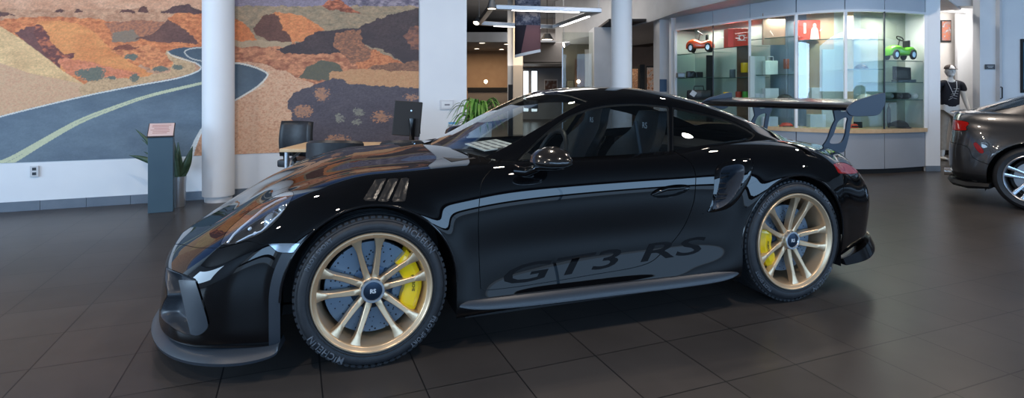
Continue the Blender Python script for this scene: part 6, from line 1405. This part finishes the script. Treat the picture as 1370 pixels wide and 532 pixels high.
T2_ = grid_to_tris(*surface(np.array(G2H, float), 12, 10))
DL2 = [(-.10,.99,1),(.10,1.10),(.35,1.20),(.7,1.255),(1.1,1.26),(1.4,1.20),(1.72,1.03,1),(1.72,.97,1),(.8,.965)]
sw2, T2_ = cut(T2_, np.minimum(xz(T2_, DL2), (T2_[0][:, 7]-2.6)*.3), .002)
wf2 = lambda DT: np.minimum(2.8-DT[0][:, 7], np.maximum(np.minimum(DT[0][:, 6]-.1, 2.1-DT[0][:, 6]), np.minimum(DT[0][:, 6]-5.1, 6.9-DT[0][:, 6])))
wn2, T2_ = cut(T2_, wf2(T2_), .01)
car_mesh('roof', T2_, GREYCAR, c2, (1, -1)); wa_, wb_ = clip(wn2, wn2[0][:, 6]-3.5); car_mesh('windshield', wa_, MATS['dark_pane'], c2, (1, -1)); car_mesh('rear_window', wb_, MATS['dark_pane'], c2, (1, -1))
for s in (1, -1):
    car_mesh('side_window', sw2, MATS['dark_pane'], c2, (s,)); car_mesh('tail_lamp', tl2, REDL, c2, (s,)); car_mesh('side_reflector', rf2, REDL, c2, (s,)); car_mesh('door', dr2, GREYCAR, c2, (s,))
    m = MB(); pts = [(-.40, .16)]+[(.40*math.cos(a), .34+.40*math.sin(a)) for a in np.linspace(PI, 0, 30)]+[(.40, .16)]
    for x0 in (0, 2.85):
        m = MB(); V = []
        for (x, z) in pts: V += [(x+x0, -s*.86, z), (x+x0, -s*.45, z)]
        m.add(V, [(2*i, 2*i+1, 2*i+3, 2*i+2) for i in range(len(pts)-1)]); m.add([(x+x0, -s*.45, z) for x, z in pts], [tuple(range(len(pts)))]); m.build('wheel_arch_liner', MATTE, c2)
MB().box((1.4, 0, .6), (2.0, 1.3, .75), bev=.1).build('cabin_tub', MATTE, c2)
sp2 = sweep([(-.68,.48,1.005,.6),(-.72,.3,1.01,.8),(-.73,0,1.012,.8),(-.72,-.3,1.01,.8),(-.68,-.48,1.005,.6)], [(-.06,.0),(0,.012),(.035,.02),(.03,.005),(-.04,-.02)]); sp2.build('boot_lip', GREYCAR, c2, True)
for y in (-.55, .55): MB().lathe([(.045, .12), (.045, 0), (.036, 0), (.036, .12)], 20, (-.79, y, .31), 'X').build('tailpipe', CHROME, c2, True)
dv = sweep([(-.36,-.88,.21,.8),(-.55,-.82,.19,1),(-.70,-.62,.19,1),(-.76,-.3,.19,1),(-.77,0,.19,1),(-.76,.3,.19,1),(-.70,.62,.19,1),(-.55,.82,.19,1),(-.36,.88,.21,.8)], [(-.08,.06),(.01,.05),(.03,.01),(.0,-.02),(-.1,-.01)]); dv.build('diffuser', MATTE, c2, True)
w2 = empty('wheel', parent=c2); RT, RR, WT = .34, .255, .25; h = RT-RR
MB().lathe([(RR-.01, WT-.02), (RR+h*.4, WT), (RT-.02, WT-.015), (RT, WT-.05), (RT, .05), (RT-.018, .018), (RR+h*.5, .0), (RR, .012), (RR-.01, .03)], 72, axis='Y').build('tyre', RUBBER, w2, True)
MB().lathe([(RR-.004, .016), (RR, .006), (RR-.006, .002), (RR-.016, .012), (RR-.022, .06), (RR-.03, .2)], 72, axis='Y').build('rim', SILVER, w2, True)
for k in range(5):
    for sg in (-1, 1):
        V = []; nt = 8
        for i in range(nt+1):
            t = i/nt; r = .03+(RR-.045)*t; a = math.radians(72*k+20)+sg*math.radians(16-6*t); wd = .012+.006*t; yf = .045-.03*t; ca, sa = math.cos(a), math.sin(a)
            for (tw, yy) in ((-1, yf+.03), (-1, yf+.004), (0, yf), (1, yf+.004), (1, yf+.03)): V.append((ca*r-sa*wd*tw, yy, sa*r+ca*wd*tw))
        MB().add(V, [(i*5+j, i*5+(j+1) % 5, (i+1)*5+(j+1) % 5, (i+1)*5+j) for i in range(nt) for j in range(5)]+[tuple(range(5)), tuple(nt*5+j for j in range(5))]).build('spoke', principled('bright_alloy', (.6,.63,.68), .22, .95) if 'bright_alloy' not in MATS else MATS['bright_alloy'], w2, True)
MB().lathe([(0, .03), (.03, .032), (.05, .045), (.05, .09), (0, .09)], 32, axis='Y').build('hub', SILVER, w2, True); MB().lathe([(.07, .10), (.17, .10), (.17, .13), (.07, .13)], 48, axis='Y', closed=True).build('brake_disc', SILVER, w2, True); MB().lathe([(0, .12), (.2, .12)], 32, axis='Y').build('backing_plate', MATTE, w2)
w2.location = (0, -.915, RT)
for (x, y, r) in ((2.85, -.90, 0), (0, .915, PI), (2.85, .90, PI)):
    c = copy_tree(w2, c2); c.location = (x, y, RT); c.rotation_euler = (0, 0, r)

# ---- printed sheet lying on the dashboard of the black car
R = Matrix.Rotation(CA, 3, 'Z'); dp = R @ Vector((.80, -.12, .918))+Vector((CX, CY, 0))
ds = MB().box((0, 0, 0), (.22, .46, .006)).build('window_sheet', principled('window_sheet_paper', (.72,.74,.75), .5)); ds.location = dp; ds.rotation_euler = (0, math.radians(-6), CA); tag(ds, 'white printed price sheet lying on the dashboard behind the windshield', 'printed sheet')
pl_ = MB()
for k in range(4):
    for j in range(3): pl_.box((-.08+.05*k, -.16+.15*j, .004), (.018, .12, .001))
pl_.build('printed_lines', principled('sheet_ink', (.2,.2,.22), .5), ds)
